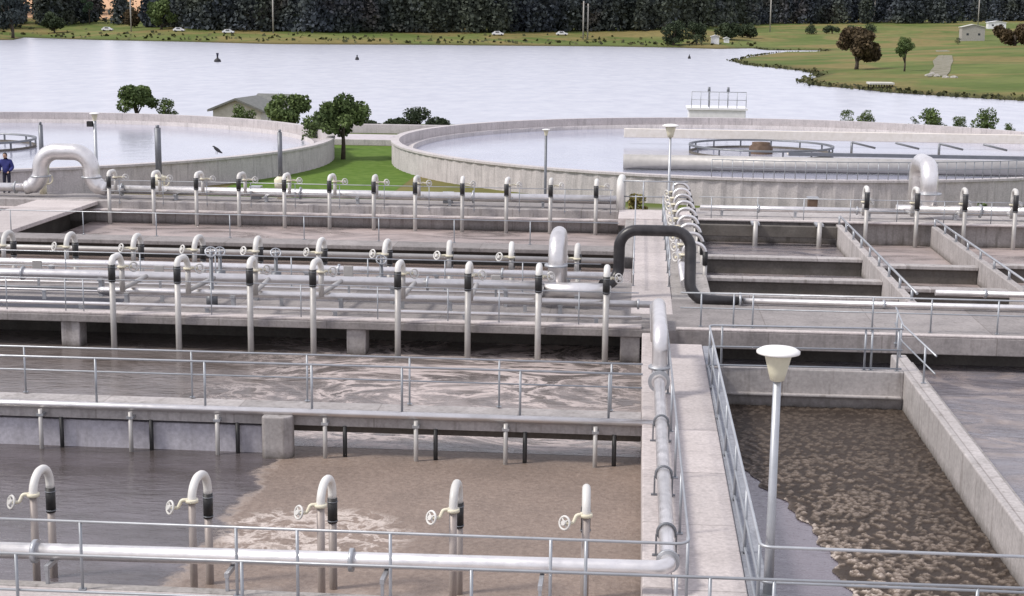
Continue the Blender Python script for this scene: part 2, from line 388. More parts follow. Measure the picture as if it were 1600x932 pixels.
def build_ground():
    us = np.concatenate([np.linspace(-1.3, -.50, 10)[:-1], np.linspace(-.50, .40, 331), np.linspace(.40, 1.3, 10)[1:]])
    ys = np.concatenate([np.linspace(-60, 120, 10)[:-1], np.linspace(120, 180, 16)[:-1], np.linspace(180, 480, 120)[:-1], np.linspace(480, 900, 130)[:-1], np.geomspace(900, 3000, 30)])
    U, Yg = np.meshgrid(us, ys); Xg = U * np.maximum(Yg, 90); Zg = terrain(Xg, Yg)
    V = np.stack([Xg, Yg, Zg], -1).reshape(-1, 3); n, m = Xg.shape
    idx = np.arange(n * m).reshape(n, m)
    Fc = np.stack([idx[:-1, :-1], idx[:-1, 1:], idx[1:, 1:], idx[1:, :-1]], -1).reshape(-1, 4)
    me = bpy.data.meshes.new('ground'); me.from_pydata(V.tolist(), [], Fc.tolist()); me.polygons.foreach_set('use_smooth', [True] * len(me.polygons))
    me.materials.append(M['ground']); o = bpy.data.objects.new('ground', me); COL.objects.link(o); struct(o)
build_ground()
struct(MB().quad([(-1600, 125, -4), (1600, 125, -4), (1600, 1400, -4), (-1600, 1400, -4)]).build('lake', M['lake']))
def hit(pxx, pyy):
    d = MC @ np.array([(pxx - CX) / F, (pyy - CY) / F, 1.0]); d /= d[1]
    ys = np.linspace(150, 1500, 2700); X = d[0] * ys; Zr = H + d[2] * ys; T = terrain(X, ys)
    k = np.argmax(Zr <= T) if (Zr <= T).any() else 1200
    return np.array([X[k], ys[k], T[k]])

# lawn and path between the two round tanks
struct(MB().quad([(-22.5, 76, -1.492), (-13.2, 76, -1.492), (-13.5, 112, -1.492), (-23.5, 112, -1.492)]).build('lawn', M['lawn']))
struct(MB().quad([(-26, 113, -1.488), (-12, 113, -1.488), (-12, 123, -1.488), (-26, 123, -1.488)]).build('path', M['path']))
tag(MB().box(-25, -12.5, 124, 124.35, -1.5, -.75).build('garden_wall', M['tank'], bevel=.03), 'low pale concrete wall behind the lawn between the round tanks', 'wall')
tag(MB().box(-23.2, -13.4, 112.2, 112.5, -1.5, -1.05).build('kerb_wall', M['tank'], bevel=.03), 'low pale kerb wall along the far end of the green lawn', 'wall')

# ------------------------------------------------------------------ basins: water, walls, walkways
WZ = -.9
def sheet(name, x0, x1, y0, y1, z, mat): return struct(MB().quad([(x0, y0, z), (x1, y0, z), (x1, y1, z), (x0, y1, z)]).build(name, mat))
sheet('basin_water', -30, .22, 20.2, 30.6, WZ, M['b_front'])
sheet('basin_water', -34, .22, 30.6, 41.4, WZ + .004, M['b_swirl'])
sheet('channel_water', -34, -.12, 46.6, 50.6, -.22, M['b_chan'])
sheet('basin_water', -23.4, -.1, 51.8, 64.4, WZ, M['b_back'])
sheet('basin_water', -45, -25.7, 51.8, 64.4, WZ, M['b_right'])
sheet('basin_water', 2.0, 6.4, 19.6, 35.5, WZ, M['b_calm'])
sheet('channel_water', .2, 6.6, 35.6, 41.6, WZ - .006, M['b_right'])
sheet('basin_water', 6.45, 20, 20, 41.6, WZ, M['b_right'])
sheet('basin_water', 2.2, 8.1, 44, 62.2, WZ, M['b_right'])
sheet('basin_water', 8.1, 30, 44, 62.2, WZ, M['b_back'])

def wall(x0, x1, y0, y1, z0, z1, label, mat='wall', name='basin_wall'): return tag(MB().box(x0, x1, y0, y1, z0, z1).build(name, M[mat], bevel=.025), label, 'wall')
def slab(x0, x1, y0, y1, z0, z1, mat='walk', name='walkway'): return struct(MB().box(x0, x1, y0, y1, z0, z1).build(name, M[mat], bevel=.02))
# long walkway towards the lake
slab(.64, 1.70, 18, 37.75, -.25, 0); slab(.64, 1.70, 37.753, 39.38, -.5, -.36)
slab(-.1, 1.06, 41.6, 61.6, -.19, .008)
wall(.21, .637, 18, 38.9, -1.6, .02, 'long pale concrete basin wall carrying the thick pipe beside the walkway', 'walk')
wall(1.703, 2.04, 18, 37.75, -1.6, -.03, 'concrete wall under the right edge of the near walkway', 'bluegrey')
wall(-.45, -.104, 51.8, 64, -1.6, -.02, 'concrete wall along the left edge of the far walkway')
wall(1.064, 2.25, 41.6, 63.2, -1.6, -.03, 'wide concrete wall top under the row of small bent pipes right of the far walkway')
slab(-.75, 2.2, 61.6, 64.6, -.25, .05)
# front walkway under the nearest railings
slab(-14, 10, 18.2, 20.0, -.25, 0)
wall(-14, .2, 20.003, 20.2, -1.6, .01, 'concrete front wall of the nearest basin below the white pipe')
wall(2.05, 10, 20.003, 20.25, -1.6, -.1, 'concrete front wall of the brown foam basin')
# narrow walkway over the left basins
slab(-22, .2, 29.98, 30.95, -.24, -.02, 'concrete')
w1 = thing('walkway_edge_beam', 'bright steel edge beam along the narrow walkway over the left basins', 'beam', (-10, 29.94, -.06))
MB().box(-22, .2, 29.94, 29.977, -.26, -.06).build('flange', M['concrete'], w1); MB().tube([(-22, 29.90, .02), (.44, 29.90, .02)], .075, 12).build('edge_tube', M['pipe'], w1)
wall(-22, -7.55, 30.04, 30.25, -1.6, -.33, 'pale baffle wall under the left half of the narrow walkway', 'lilac')
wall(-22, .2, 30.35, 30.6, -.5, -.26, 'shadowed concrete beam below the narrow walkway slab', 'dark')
tag(MB().prism([(-7.42, 29.62), (-7.0, 29.62), (-6.86, 29.74), (-6.86, 29.93), (-7.48, 29.93), (-7.48, 29.68)], -1.6, -.03).build('pier', M['concrete'], bevel=.03), 'chamfered concrete pier in front of the narrow walkway', 'pier')
# broad pipe deck
slab(-34, .636, 39.35, 46.5, -.2, 0, 'deckc', 'deck')
slab(-34, .2, 39.40, 39.75, .003, .07, 'walk', 'kerb')
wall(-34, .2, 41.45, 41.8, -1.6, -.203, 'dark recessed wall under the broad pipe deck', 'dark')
for i, pxx in enumerate((113, 558, 985)):
    x = at(pxx, 515, Y=39.6)[0]
    tag(MB().box(x - .26, x + .26, 39.45, 40.0, -1.6, -.203).build('pier', M['concrete'], bevel=.03), ['square concrete pier under the left part of the broad pipe deck', 'square concrete pier under the middle of the broad pipe deck', 'square concrete pier beside the walkway wall under the broad pipe deck'][i], 'pier')
wall(-34, -.12, 46.503, 46.75, -1.6, -.03, 'wall between the broad pipe deck and the sludge channel')
slab(-34, -.46, 50.55, 51.75, .22, .36, 'deckc')
wall(-34, -.46, 51.0, 51.3, -1.6, .215, 'dark wall under the raised slab beside the sludge channel', 'dark')
struct(MB().quad([(-34, 40.2, .006), (-14.3, 40.2, .006), (-14.3, 41.8, .006), (-34, 41.8, .006)]).build('recess_shade_sheet', flat('recess_shade', (.022, .023, .035), (.05, .05, .065), .6, scale=12)))  # flat dark sheet laid on the deck for the shade of a recess
# back of left basins
wall(-46, -.76, 64.0, 64.35, -1.6, .02, 'back wall of the far left basin below the long pipe', 'concrete')
slab(-46, -.76, 63.55, 63.997, -.38, -.30, 'walk', 'ledge'); slab(-46, -.76, 64.353, 66.8, -.12, -.02, 'deckc', 'deck')
slab(-25.8, -23.1, 46.6, 63.99, -.16, 0, 'walk'); wall(-25.0, -24.3, 51.8, 63.9, -1.6, -.163, 'dark wall under the left crossing walkway', 'dark')
# right side
wall(1.72, 6.25, 35.25, 35.55, -1.6, 0, 'back wall of the brown foam basin', 'concrete')
slab(2.05, 6.2, 35.10, 35.247, -.62, -.56, 'concrete', 'ledge')
rw = tag(MB().box(6.25, 6.62, 20.45, 37.2, -1.6, 0).build('basin_wall', M['concrete'], bevel=.03), 'long diagonal concrete wall right of the brown foam basin', 'wall')
slab(6.50, 6.80, 20.45, 37.2, -.30, -.18, 'wall', 'ledge')
slab(.64, 20, 39.40, 44, -.45, 0, 'deckc', 'deck'); slab(1.1, 20, 39.404, 39.62, .003, .06, 'walk', 'kerb')
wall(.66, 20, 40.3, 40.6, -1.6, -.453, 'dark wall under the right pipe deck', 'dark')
wall(2.25, 30, 62.2, 62.5, -1.6, 0, 'back wall of the far right basins', 'wall'); slab(1.7, 30, 61.9, 62.197, -.02, .05, 'walk', 'kerb')
slab(2.25, 30, 62.503, 66.2, -.15, -.03, 'concrete', 'deck')
wall(2.26, 7.95, 61.3, 61.6, -.55, -.1, 'dark shade board along the back of the far right basin', 'dark')  # dark board carries the shade of the back wall in its colour
tag(MB().box(7.95, 8.2, 44.0, 61.88, -1.6, -.05).build('basin_wall', M['concrete'], bevel=.03), 'pale dividing wall running back between the far right basins', 'wall')
tag(MB().box(11.7, 11.95, 44.0, 61.88, -1.6, -.05).build('basin_wall', M['concrete'], bevel=.03), 'rightmost pale dividing wall between the far right basins', 'wall')
for i, (y, lab) in enumerate(((54.2, 'far'), (49.6, 'middle'), (46.4, 'near'))):
    slab(2.26, 7.94, y, y + .5, -.40, -.28, 'concrete', 'beam'); wall(2.26, 7.94, y + .12, y + .3, -1.3, -.403, lab + ' dark baffle board hung across the far right basin', 'dark')
for i, (y, lab) in enumerate(((53.0, 'far'), (48.4, 'near'))):
    slab(8.21, 11.69, y, y + .5, -.40, -.28, 'concrete', 'beam'); wall(8.21, 11.69, y + .12, y + .3, -1.3, -.403, lab + ' dark baffle board between the two pale dividing walls', 'dark')
    slab(11.96, 20, y + .6, y + 1.1, -.40, -.28, 'concrete', 'beam'); wall(11.96, 20, y + .72, y + .9, -1.3, -.403, lab + ' dark baffle board in the basin at the right edge', 'dark')

# brown foam with cracks: real lumps floating on the right basin
def foam_mesh():
    nx, ny = 200, 600; x = np.linspace(2.06, 6.24, nx); y = np.linspace(20.5, 35.22, ny); X, Y = np.meshgrid(x, y)
    cs = .165; best_i = np.zeros((ny, nx), int); best_j = best_i.copy(); gx = np.arange(1.6, 6.8, cs); gy = np.arange(20, 36, cs); GX, GY = np.meshgrid(gx, gy)
    GX = GX + rng.uniform(-.48, .48, GX.shape) * cs; GY = GY + rng.uniform(-.48, .48, GY.shape) * cs
    wx = X + .02 * np.sin(Y * 17 + X * 9) + rng.normal(size=X.shape) * .010; wy = Y + .02 * np.sin(X * 19) + rng.normal(size=X.shape) * .010
    f1 = np.full(X.shape, 9.); f2 = f1.copy(); ii = ((wx - 1.6) / cs).astype(int); jj = ((wy - 20) / cs).astype(int)
    for a in range(-2, 3):
        for b in range(-2, 3):
            i = np.clip(ii + a, 0, GX.shape[1] - 1); j = np.clip(jj + b, 0, GX.shape[0] - 1)
            d = np.hypot((wx - GX[j, i]), (wy - GY[j, i]) * .8); cl = d < f1; best_i = np.where(cl, i, best_i); best_j = np.where(cl, j, best_j); f2 = np.where(cl, f1, np.minimum(f2, d)); f1 = np.minimum(f1, d)
    cell = np.clip((f2 - f1) / .05, 0, 1); bright = rng.random(GX.shape)
    fld = np.zeros(X.shape); fl2 = np.zeros(X.shape)
    for k in range(90):
        th = rng.uniform(0, np.pi); wl = rng.uniform(.14, .42); fld += np.cos(2 * np.pi / wl * (X * np.cos(th) + Y * .8 * np.sin(th)) + rng.uniform(0, 6.28))
        wl = rng.uniform(.7, 2.6); fl2 += np.cos(2 * np.pi / wl * (X * np.cos(th) + Y * np.sin(th)) + rng.uniform(0, 6.28))
    fld = fld / 6.7 + .35 * fl2 / 6.7 + .5 * (bright[best_j, best_i] - .5)
    lump = (.35 + .65 * cell) * np.clip((fld + .2) / .9 + .42, 0, 1)
    # the margin of the raft: open lilac water in the near left corner
    q = [at(1160, 735, z=WZ), at(1240, 800, z=WZ), at(1292, 860, z=WZ), at(1325, 935, z=WZ)]
    qx = np.array([p[0] for p in q]); qy = np.array([p[1] for p in q]); o = np.argsort(qy)
    edge = np.interp(Y, np.append(qy[o], 35), np.append(qx[o], 1.)) + .06 * np.sin(Y * 4.1) + .04 * np.sin(Y * 9.7 + 1)
    inside = X - edge; keep = inside > 0
    fade = np.clip(1.12 - (Y - 21) / 12.5, .08, 1) * np.clip(1.3 - (X - 2) / 5.2, .3, 1)
    raft = np.exp(-np.maximum(inside, 0) / .07) * (.5 + .5 * rng.random(X.shape))
    Zh = WZ + .012 + .05 * lump * (.35 + .65 * fade) * np.clip(inside / .1, 0, 1) + .012 * rng.normal(size=X.shape) * .3
    tint = np.clip(np.clip(lump - .38 * (1 - fade), 0, 1) * (.35 + .65 * fade) * (.8 + .4 * rng.random(X.shape)) + .55 * raft, 0, 1)
    V = np.stack([X, Y, Zh], -1).reshape(-1, 3); idx = np.arange(nx * ny).reshape(ny, nx)
    kq = keep[:-1, :-1] & keep[1:, 1:] & keep[1:, :-1] & keep[:-1, 1:]
    Fc = np.stack([idx[:-1, :-1], idx[:-1, 1:], idx[1:, 1:], idx[1:, :-1]], -1)[kq]
    used = np.unique(Fc); re = np.zeros(nx * ny, int); re[used] = np.arange(len(used))
    me = bpy.data.meshes.new('foam'); me.from_pydata(V[used].tolist(), [], re[Fc].tolist()); me.polygons.foreach_set('use_smooth', [True] * len(me.polygons))
    a = me.attributes.new('tint', 'FLOAT', 'POINT'); a.data.foreach_set('value', tint.reshape(-1)[used])
    s = NT('brown_foam'); at_ = s.n('ShaderNodeAttribute', attribute_name='tint')
    c = s.ramp(at_.outputs['Fac'], (0., (.045, .033, .026)), (.3, (.100, .077, .060)), (.7, (.245, .197, .163)), (1., (.50, .43, .375)))
    c = s.mix(1., c, s.ramp(s.noise(1.2, detail=5), (.3, .75), (.7, 1.15)), 'MULTIPLY')
    me.materials.append(s.set(c, .65, 0, .25))
    o = bpy.data.objects.new('foam', me); COL.objects.link(o); tag(o, 'cracked brown foam floating over the right basin', 'foam', kind='stuff')
foam_mesh()

# ------------------------------------------------------------------ pipes
def pipe(name, label, pts, r, mat='pipe', bend=.35, flanges=(), supports=(), seg=14, cat='pipe', sup_z=0., sadd=False):
    P = fillet(pts, bend, 7); t = thing(name, label, cat, P[0])
    MB().tube(P, [r if (name != 'black_pipe' or p.x < 2.6 or p.z > .5) else .105 for p in P], seg).build('pipe_run', M[mat], t)
    for p, ax in flanges: MB().tube([Vector(p) - Vector(ax) * .03, Vector(p) + Vector(ax) * .03], r * 1.45, seg).build('flange', M['galv'], t)
    for p in supports:
        m = MB(); m.box(p[0] - .05, p[0] + .05, p[1] - r * .8, p[1] + r * .8, sup_z, p[2] - r * .85); m.box(p[0] - .07, p[0] + .07, p[1] - r * 1.3, p[1] + r * 1.3, p[2] - r * 1.02, p[2] - r * .75); m.build('support', M['galv'], t)
    return t
# nearest white pipe, turning back along the wall
pm = pipe('air_main', 'thick white pipe crossing the foreground and turning back along the walkway wall', [(-12, 20.22, .40), (.565, 20.62, .40), (.565, 32.0, .36)], .117, 'pipe', .22,
          flanges=[((-8.45, 20.33, .4), (1, 0, 0)), ((.565, 20.93, .4), (0, 1, 0)), ((-3.9, 20.48, .4), (1, 0, 0))], seg=18)
for y in (22.2, 25.2, 28.6):
    m = MB(); m.ring((.565, y, .4), (0, 1, 0), .135, .022, 18, 6); m.box(.40, .43, y - .025, y + .025, .02, .36); m.box(.70, .73, y - .025, y + .025, .003, .36); m.box(.36, .77, y - .03, y + .03, .003 + .02, .045); m.build('clamp', M['clamp'], pm)
for x in (-8.2, -5.6, -3.4, -1.2):
    m = MB(); m.box(x - .022, x + .022, 20.08, 20.13, .012, .215); m.box(x - .03, x + .03, 20.06, 20.56, .217, .285); m.build('support', M['galv'], pm)
pipe('arched_pipe', 'upright arch of pipe rising from the walkway wall over the channel', [(.565, 32.05, .36), (.565, 32.35, .36), (.565, 32.35, 1.40), (.565, 36.0, 1.36), (.565, 36.0, .40), (.565, 40.5, .40)], .165, 'pipe', .42, seg=18,
     flanges=[((.565, 32.1, .36), (0, 1, 0)), ((.565, 32.35, .62), (0, 0, 1))])
x0 = at(155, 458, Y=40.8)[0]
pipe('air_pipe', 'bright pipe along the front of the broad deck starting at an elbow', [(x0, 41.6, .2), (x0, 40.8, .42), (.5, 40.75, .42)], .095, 'pipe', .15, flanges=[((x0 + 6, 40.8, .42), (1, 0, 0)), ((.1, 40.75, .42), (1, 0, 0))], supports=[(x, 40.78, .42) for x in (-14, -11, -8, -5, -2)])
pipe('air_pipe', 'long bright header pipe feeding the row of drop pipes on the broad deck', [(-34, 42.15, .6), (-2.2, 42.15, .6)], .14, flanges=[((x, 42.15, .6), (1, 0, 0)) for x in (-17.5, -8.8, -5.8)], supports=[(x, 42.15, .6) for x in (-19.5, -15.2, -10.7, -6.8, -3.6)])
pipe('air_pipe', 'short thick pipe between the tall arch and the black hose', [(-2.7, 42.15, .5), (-.75, 42.15, .5)], .22, flanges=[((-2.62, 42.15, .5), (1, 0, 0)), ((-.8, 42.15, .5), (1, 0, 0))], supports=[(-1.6, 42.15, .5)])
pipe('arched_pipe', 'tall arch of white pipe standing on the broad deck', [(-2.22, 42.45, .3), (-2.22, 42.45, 1.84), (-2.22, 44.5, 1.84), (-2.22, 44.5, .1)], .225, 'pipe', .62, seg=18, flanges=[((-2.22, 42.45, .5), (0, 0, 1)), ((-2.22, 42.45, 1.15), (0, 0, 1))])
pipe('grey_pipe', 'dull grey pipe along the edge of the sludge channel', [(-34, 50.0, .12), (-.5, 50.0, .12)], .09, 'drop', seg=10)
pipe('header_pipe', 'pale header pipe behind the second row of small bent pipes', [(-34, 45.6, .35), (-.6, 45.6, .35)], .12, 'pipe', flanges=[((x, 45.6, .35), (1, 0, 0)) for x in (-16, -9, -4)], supports=[(x, 45.6, .35) for x in (-18, -14, -10, -6, -2)])
pipe('air_pipe', 'thin lower pipe along the front kerb of the broad deck', [(-34, 39.95, .2), (.2, 39.95, .2)], .05, 'pipe', seg=8, supports=[(x, 39.95, .2) for x in (-15, -11.5, -8, -4.5, -1)])
pipe('header_pipe', 'long bright pipe on the back wall below the left round tank', [(-23.4, 65.2, .38), (-.85, 65.0, .38)], .19, 'pipe', flanges=[((x, 65.12, .38), (1, 0, 0)) for x in (-22.4, -14.5, -7)], supports=[(x, 65.1, .38) for x in (-20, -16, -12, -8, -4)], sup_z=-.02)
pipe('header_pipe', 'short bright pipe at the left edge beneath the person in blue', [(-40, 65.2, .38), (-26.7, 65.2, .38)], .19, 'pipe', flanges=[((-27.2, 65.2, .38), (1, 0, 0))], supports=[(-29.3, 65.2, .38)], sup_z=-.02)
t = thing('arched_pipe', 'large grey arch of pipe standing over the left crossing walkway', 'pipe', (-24.85, 65.2, 0))
P = fillet([(-26.8, 65.2, .38), (-26.05, 65.2, .42), (-26.05, 65.2, 1.98), (-23.78, 65.2, 1.98), (-23.78, 65.2, .42), (-23.1, 65.2, .38)], .95, 10)
MB().tube(P, [.2 if k in (0, len(P) - 1) else (.30 if k < 4 or k > len(P) - 5 else .36) for k in range(len(P))], 18).build('pipe_run', M['pipe'], t)
for x in (-26.05, -23.78): MB().tube([(x, 65.2, .86), (x, 65.2, .92)], .44, 18).build('flange', M['galv'], t)
pipe('header_pipe', 'pale pipe along the back of the far right basins', [(2.6, 63.6, .30), (10.9, 63.7, .30)], .12, 'pipe', flanges=[((x, 63.65, .3), (1, 0, 0)) for x in (5, 9)], supports=[(x, 63.65, .3) for x in (3.5, 6.5, 9.5)], sup_z=-.03)
pipe('header_pipe', 'thick bright pipe right of the white arch at the back right', [(10.6, 63.9, .36), (30, 63.9, .36)], .2, 'pipe', flanges=[((14, 63.9, .36), (1, 0, 0))], supports=[(13, 63.9, .36), (16, 63.9, .36)], sup_z=-.03)
pipe('arched_pipe', 'big white arch of pipe in front of the right round tank', [(11.95, 64.2, .3), (11.95, 64.2, 2.12), (11.95, 66.9, 2.12), (11.95, 66.9, -1.4)], .36, 'pipe', .7, seg=18, flanges=[((11.95, 64.2, 1.0), (0, 0, 1))])
pipe('stand_pipe', 'short white standpipe at the far end of the walkway', [(-.72, 64.4, -.02), (-.72, 64.4, 1.2), (-.66, 66.2, 1.25), (-.66, 66.2, -1.4)], .16, 'white', .35)
for lab, y, z_, r_ in (('thin grey conduit lying just behind the bright header pipe on the broad deck', 43.0, .05, .04), ('second thin conduit further back on the broad deck', 43.9, .06, .035), ('thin raised conduit in front of the bright header pipe', 41.4, .28, .03)):
    pipe('conduit', lab, [(-34, y, z_), (-.9, y, z_)], r_, 'clamp' if r_ > .036 else 'pipe', seg=8, supports=[(xx, y, z_) for xx in np.arange(-20, -2, 3.4)] if z_ > .2 else ())
for i_, (a, yy, hh) in enumerate(((60, 43.4, .5), (250, 43.5, .42), (545, 43.5, .55), (775, 43.4, .4))):
    xx = at(a, 430, Y=yy)[0]; t = thing('junction_box', '%s of four small grey junction boxes on posts behind the header pipe' % nth(i_, 4), 'junction box', (xx, yy, 0), 'junction boxes on the broad deck')
    MB().box(xx - .03, xx + .03, yy - .03, yy + .03, 0, hh + .02).build('post', M['galv'], t); MB().box(xx - .14, xx + .14, yy - .09, yy - .033, hh - .05, hh + .28).build('enclosure', M['drop'], t, .01)
# black pipe over the walkway
pipe('black_pipe', 'black pipe arching over the far walkway and turning right onto the deck', [(-.95, 43.6, .42), (-.48, 44.0, .42), (-.48, 44.0, 1.98), (1.56, 44.0, 1.98), (1.56, 43.4, .1), (3.05, 43.3, .12)], .165, 'blackpipe', .5, seg=16,
     flanges=[((2.98, 43.3, .12), (1, 0, 0))])
pipe('air_pipe', 'thin bright pipe running right along the deck from the end of the black pipe', [(3.06, 43.3, .12), (20, 43.3, .12)], .085, 'pipe', flanges=[((7, 43.3, .12), (1, 0, 0))])
pipe('air_pipe', 'bright pipe on the right deck behind the black pipe', [(8.6, 44.3, .32), (20, 44.3, .32)], .09, 'pipe', flanges=[((10, 44.3, .32), (1, 0, 0))])
pipe('header_pipe', 'pipe under the row of small bent pipes beside the far walkway', [(1.45, 45, .3), (1.45, 63, .3)], .12, 'pipe', seg=12)

# ------------------------------------------------------------------ small bent drop pipes
M['brownpipe'] = steel('sludge_stained_pipe', (.38, .33, .305), .5, .2)
def drop_unit(name, label, group, span, top, hz, foot, r, wheel, sl, sgn=1, branch=.9, low=.3, loc=(0, 0, 0), side=1, leg='drop'):
    """riser at the origin, bend towards +Y*sgn, black sleeve (sl = its top and bottom) and grey drop pipe at the far end"""
    t = thing(name, label, 'drop pipe', loc, group)
    def V_(x, y, z): return (loc[0] + x, loc[1] + y * sgn, loc[2] + z)
    MB().tube([V_(0, -branch, hz), V_(0, -.001, hz)], r * .8, 10).build('branch', M['drop'], t)
    MB().tube([V_(0, 0, hz - r), V_(0, 0, low)], r * .9, 10).build('riser', M[leg], t)
    arc = fillet([V_(0, 0, low + .004), V_(0, .02, top), V_(0, span, top), V_(0, span, sl[0])], span * .48, 7)
    MB().tube(arc, r, 12).build('bend', M['white'], t)
    m = MB().tube([V_(0, span, sl[0] + .03), V_(0, span, sl[1])], r * 1.16, 12); m.build('sleeve', M['rubber'], t)
    for zz in (sl[0] - .03, sl[1] + .03): MB().ring(V_(0, span, zz), (0, 0, 1), r * 1.17, .010, 14, 5).build('hose_clamp', M['clamp'], t)
    MB().tube([V_(0, span, sl[1] - .003), V_(0, span, foot)], r * .98, 10).build('drop_pipe', M[leg], t)
    wx, wz = wheel
    v = MB().tube(fillet([V_(0, -.01, low + .02), V_(wx * .45, -.05, low + .02), V_(wx * .6, -.08, low + wz), V_(wx, -.08, low + wz)], .05, 4), r * .42, 8).build('valve', M['cream'], t)
    m = MB(); c = V_(wx, -.08, low + wz); a = (.8 * (1 if wx > 0 else -1), -.9 * sgn * side, 0.3)
    m.ring(c, a, r * 1.5, r * .28, 16, 6)
    ax = Vector(a).normalized(); u = ax.orthogonal().normalized(); w2 = ax.cross(u); cc = Vector(c)
    for d in (u, w2): m.tube([cc - d * r * 1.45, cc + d * r * 1.45], r * .18, 6)
    m.tube([cc - ax * r * .6, cc + ax * r * .6], r * .6, 8)
    m.build('hand_wheel', M['white'], v)
    m = MB(); m.tube([V_(0, 0, low - .02), V_(0, 0, low + .03)], r * 1.5, 12); m.build('flange', M['cream'], t)
    return t
def row(name, xs, first_kw, lab, y, z=0.):
    n = len(xs); first = None
    for i, x in enumerate(xs):
        l = lab(i, n)
        if first is None: first = drop_unit(name, l, loc=(x, y, z), **first_kw)
        else: dup(first, (x, y, z), l, R(rng.uniform(-5, 5)))
g = 'white bent pipes with black sleeves in the nearest basin'
row('drop_pipe', [-9.14, -6.65, -4.66, -2.64, -.64], dict(group=g, span=.68, top=.98, hz=-1.2, foot=-1.5, r=.066, wheel=(-.32, -.10), low=.68, sl=(.56, .19), leg='brownpipe'),
    lambda i, n: '%s of the five white bent pipes with black sleeves in the nearest basin' % nth(i, n), 22.0)
g = 'bent drop pipes along the front of the broad deck'
row('drop_pipe', [at(p, 440, Y=39.2)[0] for p in (175, 280, 387, 492, 622, 730, 840, 948)], dict(group=g, span=.80, top=1.58, hz=.62, foot=-1.5, r=.082, wheel=(.30, .0), sgn=-1, low=1.22, branch=2.1, sl=(1.38, .96), side=-1),
    lambda i, n: '%s of eight tall drop pipes hanging down the front of the broad deck' % nth(i, n), 40.0)
g = 'small bent pipes in the second row'
row('drop_pipe', [at(p, 380, Y=46.2)[0] for p in (10, 108, 212, 307, 402, 500, 603, 703, 800, 902)], dict(group=g, span=.78, top=1.14, hz=.35, foot=-1.2, r=.084, wheel=(-.36, .02), low=.80, branch=.3, sl=(.80, .34)),
    lambda i, n: '%s of ten small bent pipes in the second row beside the sludge channel' % nth(i, n), 45.95)
g = 'bent drop pipes along the back wall'
row('drop_pipe', [at(p, 290, Y=63.3)[0] for p in (170, 240, 308, 375, 445, 517, 583, 650, 720, 793, 860, 932)], dict(group=g, span=.85, top=1.32, hz=.4, foot=-1.4, r=.084, wheel=(.42, .0), sgn=-1, low=1.02, branch=.9, sl=(1.12, .66), side=-1),
    lambda i, n: '%s of twelve drop pipes on the back wall by the lawn' % nth(i, n), 64.15)
g = 'bent drop pipes along the back right wall'
row('drop_pipe', [at(p, 310, Y=61.75)[0] for p in (1355, 1432, 1510, 1590)], dict(group=g, span=.75, top=1.42, hz=.34, foot=-1.4, r=.088, wheel=(.3, .0), sgn=-1, low=.8, branch=.9, sl=(1.25, .6), side=-1),
    lambda i, n: '%s of four drop pipes on the back right wall' % nth(i, n), 62.5)
# the receding row beside the far walkway, bending to the right
g = 'bent pipes receding beside the far walkway'
base = None
for i, y in enumerate(np.linspace(48.6, 66.5, 9)):
    l = ('nearest' if i == 0 else 'farthest' if i == 8 else ORD[i] + ' nearest') + ' of nine bent pipes receding beside the far walkway'
    if base is None:
        base = thing('drop_pipe', l, 'drop pipe', (1.5, y, 0), g)
        MB().tube([(1.5, y, .3), (1.5, y, .62)], .075, 10).build('riser', M['drop'], base)
        MB().tube(fillet([(1.5, y, .6), (1.5, y, 1.02), (2.2, y, .94), (2.2, y, .62)], .33, 7), .062, 12).build('bend', M['pipe'], base)
        MB().tube([(2.2, y, .72), (2.2, y, .28)], .085, 12).build('sleeve', M['rubber'], base); MB().tube([(2.2, y, .277), (2.2, y, -.5)], .07, 10).build('drop_pipe', M['drop'], base)
        v = MB().tube([(1.5, y, .5), (1.25, y - .2, .55)], .04, 8).build('valve', M['cream'], base)
        MB().ring((1.25, y - .2, .55), (1, .8, 0), .14, .03, 14, 6).build('hand_wheel', M['white'], v)
        MB().tube([(1.5, y, .585), (1.5, y, .63)], .17, 12).build('flange', M['cream'], base)
    else: dup(base, (1.5, y, 0), l)
# drop legs of the narrow walkway
g = 'thin drop legs under the narrow walkway'; base = None; xs = [at(p, 690, Y=29.8)[0] for p in (65, 205, 340, 508, 650, 790, 930)]
for i, x in enumerate(xs):
    l = '%s of seven thin grey legs hanging from the narrow walkway into the water' % nth(i, 7)
    if base is None:
        base = thing('down_pipe', l, 'drop pipe', (x, 29.8, 0), g)
        MB().tube([(x, 29.8, -.06), (x, 29.8, -1.3)], .045, 10).build('leg', M['drop'], base)
        MB().box(x - .07, x + .07, 29.75, 29.936, -.2, -.15).build('bracket', M['galv'], base)
        MB().tube([(x + .38, 29.95, -.25), (x + .38, 29.95, -1.2)], .045, 8).build('stub_pipe', M['rubber'], base)
    else: dup(base, (x, 29.8, 0), l)
# slim legs of the far right basin
g = 'pale legs on the far right back wall'; base = None
for i, p in enumerate((1180, 1280)):
    x = at(p, 365, Y=61.2)[0]; l = ('left' if i == 0 else 'right') + ' of two pale legs on the shaded back wall of the far right basin'
    if base is None:
        base = thing('down_pipe', l, 'drop pipe', (x, 61.15, 0), g)
        MB().tube([(x, 61.15, .1), (x, 61.15, -1.3)], .1, 10).build('leg', M['drop'], base); MB().box(x - .16, x + .16, 61.1, 61.9, -.06, .02).build('bracket', M['galv'], base)
    else: dup(base, (x, 61.15, 0), l)

